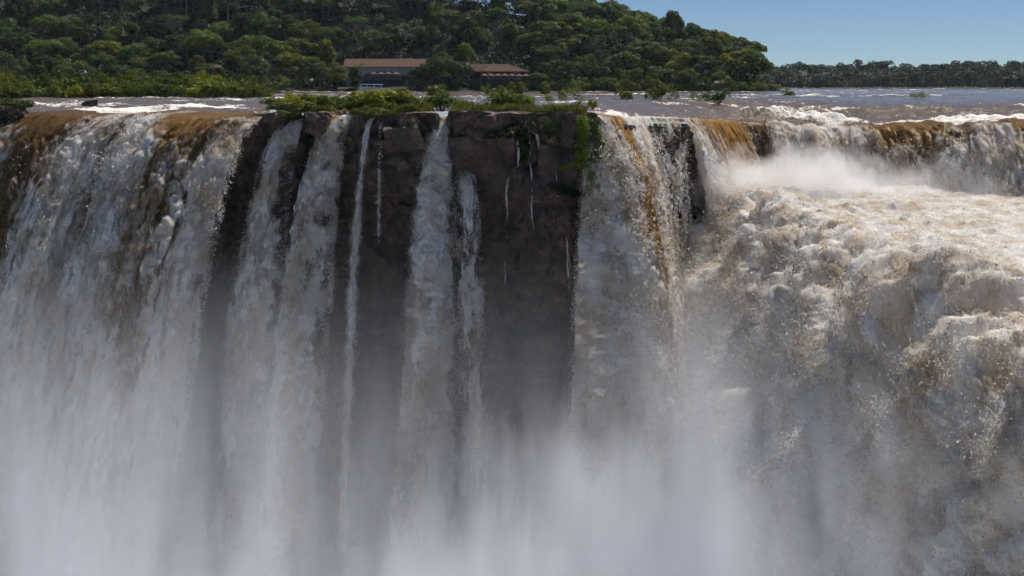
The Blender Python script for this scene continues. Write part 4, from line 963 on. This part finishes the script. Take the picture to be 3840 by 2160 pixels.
# ------------------------------------------------------------------ lodge, parasols, boat
def L(px, py, Y): return tuple(at(px, py, Y))
def lodge_long():
    Y0, Y1 = 562.0, 574.0; gx = lambda px: (px-PX0)*Y0/F0; gz = lambda py: (PY0-py)*Y0/F0
    root = thing('lodge', 'long lodge with a red tiled roof and pale grey wall behind the boat', 'building', (gx(1440), Y0, ZFAR)); o = root.location
    x0, x1 = gx(1288), gx(1760); ze, zr = gz(253), gz(223)*1.012
    w = lambda: MB()
    def rel(a): return (a[0]-o[0], a[1]-o[1], a[2]-o[2])
    def box(nm, a, b, m, par=root): return MB().box(rel(a), rel(b)).build(nm, m, par)
    roof = MB()
    ym = (Y0+Y1)/2
    for (ya, za, yb, zb) in ((Y0-1.0, ze, ym, zr), (Y1+1, ze, ym, zr)):
        roof.quadmesh([rel((x0, ya, za)), rel((x1, ya, za)), rel((x1, yb, zb)), rel((x0, yb, zb)), rel((x0, ya, za+.25)), rel((x1, ya, za+.25)), rel((x1, yb, zb+.25)), rel((x0, yb, zb+.25))], [(0,1,2,3),(7,6,5,4),(0,4,5,1),(1,5,6,2),(2,6,7,3),(3,7,4,0)])
    ro = roof.build('roof', M_ROOF, root)
    n = 46
    for i in range(n):                                       # tile ribs running down the roof
        x = x0 + (x1-x0)*(i+.5)/n; b = MB(); b.tube([rel((x, Y0-1.0, ze+.25)), rel((x, ym, zr+.25))], [.13, .13], 5); b.build('tile_rib', M_ROOF, ro)
    box('wall', (x0+1, Y0+.3, gz(330)), (x1-1, Y0+.9, ze+.2), M_WALL); 
    box('side_wall', (x0+1, Y0+.95, gz(330)), (x0+1.5, Y1, ze+.1), M_WALL); box('side_wall', (x1-1.5, Y0+.95, gz(330)), (x1-1, Y1, ze+.1), M_WALL)
    # arched opening, its inner shade drawn as a dark panel, with its terrace
    arch = MB(); cx, hw = gx(1432), (gx(1500)-gx(1365))/2; zb, zt = gz(292), gz(266); m = 14; vs_ = []
    for i in range(m+1):
        t = math.pi*i/m; vs_.append((cx - hw*math.cos(t), zb + (zt-zb)*math.sin(t)**.7))
    arch.V = [rel((x, Y0+.22, z)) for x, z in vs_] + [rel((x, Y0+.28, z)) for x, z in vs_]; k = m+1
    arch.F = [tuple(range(k)), tuple(range(2*k-1, k-1, -1))] + [(i, i+1, k+i+1, k+i) for i in range(m)] + [(m, 0, k, k+m)]
    arch.build('archway_shade', M_GLASS, root)
    box('terrace', (gx(1330), Y0-4.5, gz(303)), (gx(1520), Y0+.2, gz(298)), M_WOOD)
    for i in range(9):
        x = gx(1332) + (gx(1518)-gx(1332))*i/8; box('post', (x-.12, Y0-4.4, ZFAR-.5), (x+.12, Y0-4.15, gz(290)), M_WOOD)
    for z in (gz(291), gz(294.5)): box('rail', (gx(1330), Y0-4.36, z-.06), (gx(1520), Y0-4.26, z+.06), M_WOOD)
    box('foundation', (gx(1330), Y0-3, ZFAR-1), (gx(1520), Y0-2.6, gz(303.2)), M_WOOD)
lodge_long()
def lodge_hip():
    Y0, Y1 = 556.0, 566.0; gx = lambda px: (px-PX0)*Y0/F0; gz = lambda py: (PY0-py)*Y0/F0
    root = thing('lodge', 'smaller lodge with a hipped red tiled roof and a dark timber deck over the water', 'building', (gx(1880), Y0, ZFAR)); o = root.location
    rel = lambda a: (a[0]-o[0], a[1]-o[1], a[2]-o[2])
    def box(nm, a, b, m, par=root): return MB().box(rel(a), rel(b)).build(nm, m, par)
    ze, zr = gz(268), gz(240); xa, xb, xr = gx(1762), gx(1987), gx(1905); ym = (Y0+Y1)/2
    V = [rel(p) for p in ((xa, Y0-1, ze), (xb, Y0-1, ze), (xb, Y1+1, ze), (xa, Y1+1, ze), (xa, ym, zr), (xr, ym, zr), (xa, Y0-1, ze-.25), (xb, Y0-1, ze-.25), (xb, Y1+1, ze-.25), (xa, Y1+1, ze-.25))]
    ro = MB().quadmesh(V, [(0,1,5,4), (1,2,5), (2,3,4,5), (3,0,4), (9,8,7,6), (6,7,1,0), (7,8,2,1), (8,9,3,2), (9,6,0,3)]).build('roof', M_ROOF, root)
    n = 26
    for i in range(n):
        x = xa + (xb-xa)*(i+.5)/n; t = 1.0 if x < xr else max(.05, (xb-x)/(xb-xr)); b = MB(); b.tube([rel((x, Y0-1, ze+.06)), rel((x, Y0-1 + (ym-Y0+1)*t, ze + (zr-ze)*t + .06))], [.12, .12], 5); b.build('tile_rib', M_ROOF, ro)
    box('wall', (xa+.6, Y0+1.5, gz(310)), (xb-1.5, Y0+2.0, ze-.2), M_WOOD)
    for i, px in enumerate((1838, 1862, 1886, 1908, 1930, 1950)):
        wn_ = box('window', (gx(px-8), Y0+1.38, gz(296)), (gx(px+8), Y0+1.46, gz(280)), M_WALL); 
        box('pane', (gx(px-6.5), Y0+1.33, gz(294.5)), (gx(px+6.5), Y0+1.37, gz(281.5)), M_GLASS, wn_)
    for px in (1833, 1935): box('transom', (gx(px-6), Y0+1.36, gz(276)), (gx(px+6), Y0+1.45, gz(271)), M_WALL)
    box('deck', (gx(1770), Y0-5, gz(312)), (gx(2005), Y0+1.4, gz(308)), M_WOOD)
    for i in range(13):
        x = gx(1772) + (gx(2003)-gx(1772))*i/12; box('post', (x-.12, Y0-4.9, ZFAR-.5), (x+.12, Y0-4.6, gz(296)), M_WOOD)
    for z in (gz(297), gz(300), gz(303)): box('rail', (gx(1770), Y0-4.86, z-.05), (gx(2005), Y0-4.76, z+.05), M_WOOD)
    box('sign', (gx(1944), Y0-4.97, gz(297)), (gx(1953), Y0-4.92, gz(294)), M_WHITE)
    box('foundation', (gx(1775), Y0-2, ZFAR-1), (gx(1995), Y0-1.6, gz(312.2)), M_WOOD)
lodge_hip()
def parasol_meshes():
    n = 12; mb = MB(); rr = [(0, .95), (.25, .78), (.9, .38), (1.45, .08), (1.5, -.12)]
    for r_, z in rr:
        for k in range(n): a = 2*math.pi*k/n; q = r_*(1 + .03*(k % 2)); mb.V.append((q*math.cos(a), q*math.sin(a), z))
    for i in range(len(rr)-1):
        for k in range(n): k2 = (k+1) % n; mb.F.append((i*n+k, (i+1)*n+k, (i+1)*n+k2, i*n+k2))
    c = mb.mesh('canopy'); c.materials.append(M_THATCH); f = MB().tube([(0, 0, .85), (0, 0, 1.2)], [.12, .03], 5).mesh('finial'); f.materials.append(M_THATCH)
    p = MB().tube([(0, 0, -2.3), (0, 0, .9)], [.05, .05], 5).mesh('pole'); p.materials.append(M_WOOD)
    return c, f, p
PM = parasol_meshes()
def parasol(px, py, Y, label, grp):
    q = at(px, py, Y); root = thing('parasol', label, 'parasol', tuple(q + np.array((0, 0, -.7))), random.uniform(0, 1), grp)
    for nm, m in zip(('canopy', 'finial', 'pole'), PM): link(nm, m, None, root)
for i, px in enumerate((1400, 1429, 1456, 1485)): parasol(px, 270 + (i % 2), 559.5, f'thatched parasol, {ORD[i]} from the left on the terrace of the long lodge', 'parasols on the long lodge terrace')
for i, px in enumerate((1817, 1841, 1867, 1893, 1919, 1947, 1971)): parasol(px, 277 + (1 if i > 4 else 0), 552.5, f'thatched parasol, {ORD[i]} from the left on the deck of the hipped lodge', 'parasols on the hipped lodge deck')
def boat():
    Y = 535.0; q = at(1397, 343, Y); root = thing('boat', 'white passenger boat with a flat blue canopy moored below the long lodge', 'boat', (q[0], Y, ZFAR - .1))
    hull = MB(); n = 9; prof = []
    for i in range(n):
        t = i/(n-1); x = -4.9 + 9.8*t; w = 1.25*math.sin(min(1, (1-t)*2.2 + .12)*math.pi/2); top = 1.0 + .45*t**3
        prof.append([(x, -w, top), (x, -w*.75, 0), (x, w*.75, 0), (x, w, top)])
    hull.V = [p for r_ in prof for p in r_]
    for i in range(n-1):
        for k in range(3): a = i*4+k; hull.F.append((a, a+4, a+5, a+1))
        hull.F.append((i*4+3, i*4+7, i*4+4, i*4))
    hull.F += [(0, 1, 2, 3), (n*4-1, n*4-2, n*4-3, n*4-4)]
    hull.build('hull', M_WHITE, root)
    cv = MB(); 
    for i in range(7):
        x = -4.4 + 8.3*i/6; cv.V += [(x, -1.25, 2.75 + .05*math.sin(i)), (x, 0, 2.95), (x, 1.25, 2.75), (x, 0, 2.8)]
    for i in range(6):
        for k in range(4): cv.F.append((i*4+k, (i+1)*4+k, (i+1)*4+(k+1) % 4, i*4+(k+1) % 4))
    cv.F += [(3, 2, 1, 0), (24, 25, 26, 27)]; cv.build('canopy', M_BLUE, root)
    for x, dx in ((-4.2, -.2), (-2.0, 0), (.6, 0), (3.2, .45)):
        for y in (-1.1, 1.1): MB().tube([(x+dx, y, .9), (x, y, 2.8)], [.05, .05], 5).build('post', M_WHITE, root)
    for y in (-1.1, 1.1): MB().tube([(-4.2, y, 1.7), (3.3, y, 1.7)], [.04, .04], 5).build('rail', M_WHITE, root)
    MB().tube([(-4.6, 0, .9), (-4.9, 0, 3.3)], [.06, .04], 5).build('mast', M_WHITE, root)
    for x in (-2.8, -1.4, 0, 1.4, 2.6): MB().box((x-.22, -.9, .75), (x+.22, .9, 1.25)).build('seat', M_WOOD, root)
boat()
def hut(label, px, py, Y, w, h, roofm):
    q = at(px, py, Y); root = thing('hut', label, 'building', (q[0], Y, q[2])); 
    MB().quadmesh([(-w/2, -1.6, h), (w/2, -1.6, h), (w/2-.4, 0, h+1), (-w/2+.4, 0, h+1), (w/2, 1.6, h), (-w/2, 1.6, h)], [(0,1,2,3), (3,2,4,5), (0,3,5), (1,4,2), (5,4,1,0)]).build('roof', roofm, root)
    for x in (-w/2+.3, w/2-.3):
        for y in (-1.3, 1.3): MB().box((x-.1, y-.1, -2), (x+.1, y+.1, h+.02)).build('post', M_WOOD, root)
    MB().box((-w/2+.42, .6, -1.5), (w/2-.42, .8, h-.1)).build('wall', M_WOOD, root)
hut('small brown-roofed hut half hidden in the trees left of the lodge', 805, 285, 549, 5.5, 3.2, M_ROOF)
hut('little open shelter among bushes near the end of the wooded point', 2700, 325, 545, 5.0, 1.3, M_BARK)
def van():
    q = at(305, 285, 548); root = thing('van', 'white van parked in the shade under the trees at the left', 'van', tuple(q))
    b = MB(); pr = [(-2.4, .4), (2.3, .4), (2.5, 1.2), (1.9, 1.35), (1.4, 2.2), (-2.4, 2.25)]
    k = len(pr); b.V = [(x, -.9, z) for x, z in pr] + [(x, .9, z) for x, z in pr]; b.F = [tuple(range(k)), tuple(range(2*k-1, k-1, -1))] + [(i, k+i, k+(i+1) % k, (i+1) % k) for i in range(k)]
    b.build('body', M_VAN, root); MB().box((-2.1, -.93, 1.4), (1.35, -.905, 2.0)).build('window', M_GLASS, root)
    for x in (-1.5, 1.5):
        for y in (-.92, .74): MB().tube([(x, y, .35), (x, y+.18, .35)], [.35, .35], 10).build('wheel', M_WOOD, root)
van()

# ------------------------------------------------------------------ mist in the gorge and thin haze over the river
def mat_mist(name, build, step=0.55, tint=(0.79, 0.82, 0.88, 1)):
    m, nt, out = nmat(name)
    pos = nt.nodes.new('ShaderNodeNewGeometry').outputs['Position']
    sp = N(nt, 'ShaderNodeSeparateXYZ', {'Vector': pos}).outputs
    d = build(nt, pos, sp)
    m.cycles.volume_step_rate = step
    v = N(nt, 'ShaderNodeVolumePrincipled', {'Color': tint, 'Density': d, 'Anisotropy': 0.25})
    nt.links.new(v.outputs[0], out.inputs['Volume'])
    return m
def gorge_density(nt, pos, sp):
    X, Y, Z = sp[0], sp[1], sp[2]
    turb = noise(nt, pos, 0.10, 4, 0.64, (1.7, 1.0, 0.42))
    low = mapr(nt, Z, -12.0, -42.0, 0, 1, False); low = mth(nt, 'POWER', low, 1.7); low = mth(nt, 'MULTIPLY', low, mth(nt, 'ADD', .35, mth(nt, 'MULTIPLY', mapr(nt, X, -4.0, -34.0), 1.0)))
    front = mth(nt, 'MULTIPLY', mapr(nt, Y, 84, 98), mapr(nt, Y, 158, 146, 0, 1))
    a = mth(nt, 'MULTIPLY', mth(nt, 'MULTIPLY', low, 0.080), mapr(nt, turb, 0.38, 0.62))
    # bright plume standing up in front of the corner
    edge = mth(nt, 'ADD', mth(nt, 'ADD', X, 4.0), mth(nt, 'MULTIPLY', mth(nt, 'ADD', Z, 33.0), -0.95))
    edge = mth(nt, 'ADD', edge, mth(nt, 'MULTIPLY', mth(nt, 'SUBTRACT', turb, .5), 30.0))
    pl = mth(nt, 'MULTIPLY', mapr(nt, edge, -2.0, 6.0), mapr(nt, mth(nt, 'ADD', Z, mth(nt, 'MULTIPLY', mth(nt, 'SUBTRACT', turb, .5), -26.0)), -30.5, -38.0))
    pl = mth(nt, 'MULTIPLY', pl, mth(nt, 'MULTIPLY', mapr(nt, Y, 85, 99), mapr(nt, Y, 144, 132)))
    b = mth(nt, 'MULTIPLY', pl, mth(nt, 'ADD', 0.03, mth(nt, 'MULTIPLY', mapr(nt, turb, .38, .6), .07)))
    # spray filling the slot between the corner fall and the cascade
    sl = mth(nt, 'MULTIPLY', mth(nt, 'MULTIPLY', mapr(nt, X, 8, 17), mapr(nt, X, 31, 20)), mapr(nt, Z, -17, -33))
    c = mth(nt, 'MULTIPLY', mth(nt, 'MULTIPLY', sl, 0.075), mapr(nt, turb, .42, .60))
    s = mth(nt, 'ADD', mth(nt, 'ADD', a, b), c)
    return mth(nt, 'MULTIPLY', s, front)
def box_obj(name, a, b, mat, **props):
    return MB().box(a, b).build(name, mat, None, **props)
mist = box_obj('mist', (-75, 83, -48), (46, 159, -11), mat_mist('gorge_mist', gorge_density), kind='stuff', label='pale mist filling the bottom of the gorge', category='mist')
def shelf_density(nt, pos, sp):
    X, Y, Z = sp
    n1 = noise(nt, pos, 0.15, 4, 0.62, (1, 1, 1.0))
    c = mth(nt, 'ADD', mth(nt, 'POWER', mth(nt, 'DIVIDE', mth(nt, 'SUBTRACT', X, 34.0), 13.0), 2), mth(nt, 'POWER', mth(nt, 'DIVIDE', mth(nt, 'ADD', Z, 12.5), 6.5), 2))
    c = mth(nt, 'ADD', c, mth(nt, 'POWER', mth(nt, 'DIVIDE', mth(nt, 'SUBTRACT', Y, 174.0), 9.0), 2))
    c = mth(nt, 'ADD', c, mth(nt, 'MULTIPLY', mth(nt, 'SUBTRACT', n1, 0.5), -3.4))
    e = mth(nt, 'ADD', mth(nt, 'POWER', mth(nt, 'DIVIDE', mth(nt, 'SUBTRACT', X, 52.0), 22.0), 2), mth(nt, 'ADD', mth(nt, 'POWER', mth(nt, 'DIVIDE', mth(nt, 'ADD', Z, 13.0), 4.5), 2), mth(nt, 'POWER', mth(nt, 'DIVIDE', mth(nt, 'SUBTRACT', Y, 171.0), 6.0), 2)))
    e = mth(nt, 'ADD', e, mth(nt, 'MULTIPLY', mth(nt, 'SUBTRACT', n1, 0.5), -3.4))
    return mth(nt, 'ADD', mth(nt, 'MULTIPLY', mapr(nt, c, 1.0, 0.0), 0.26), mth(nt, 'MULTIPLY', mapr(nt, e, 1.0, 0.0), 0.15))
box_obj('mist', (16, 160.5, -20), (78, 187, -6.8), mat_mist('shelf_mist', shelf_density, 0.35, (0.97, 0.97, 0.98, 1)), kind='stuff', label='bright white spray cloud where the horseshoe fall hits the shelf', category='mist')
m_, nt_, out_ = nmat('haze'); v_ = N(nt_, 'ShaderNodeVolumePrincipled', {'Color': (0.72, 0.85, 1.0, 1), 'Density': 0.00004, 'Anisotropy': 0.1}); nt_.links.new(v_.outputs[0], out_.inputs['Volume'])
box_obj('haze', (-600, -40, -52), (900, 1420, 60), m_, kind='stuff', label='thin blue haze in the air over the river', category='haze')
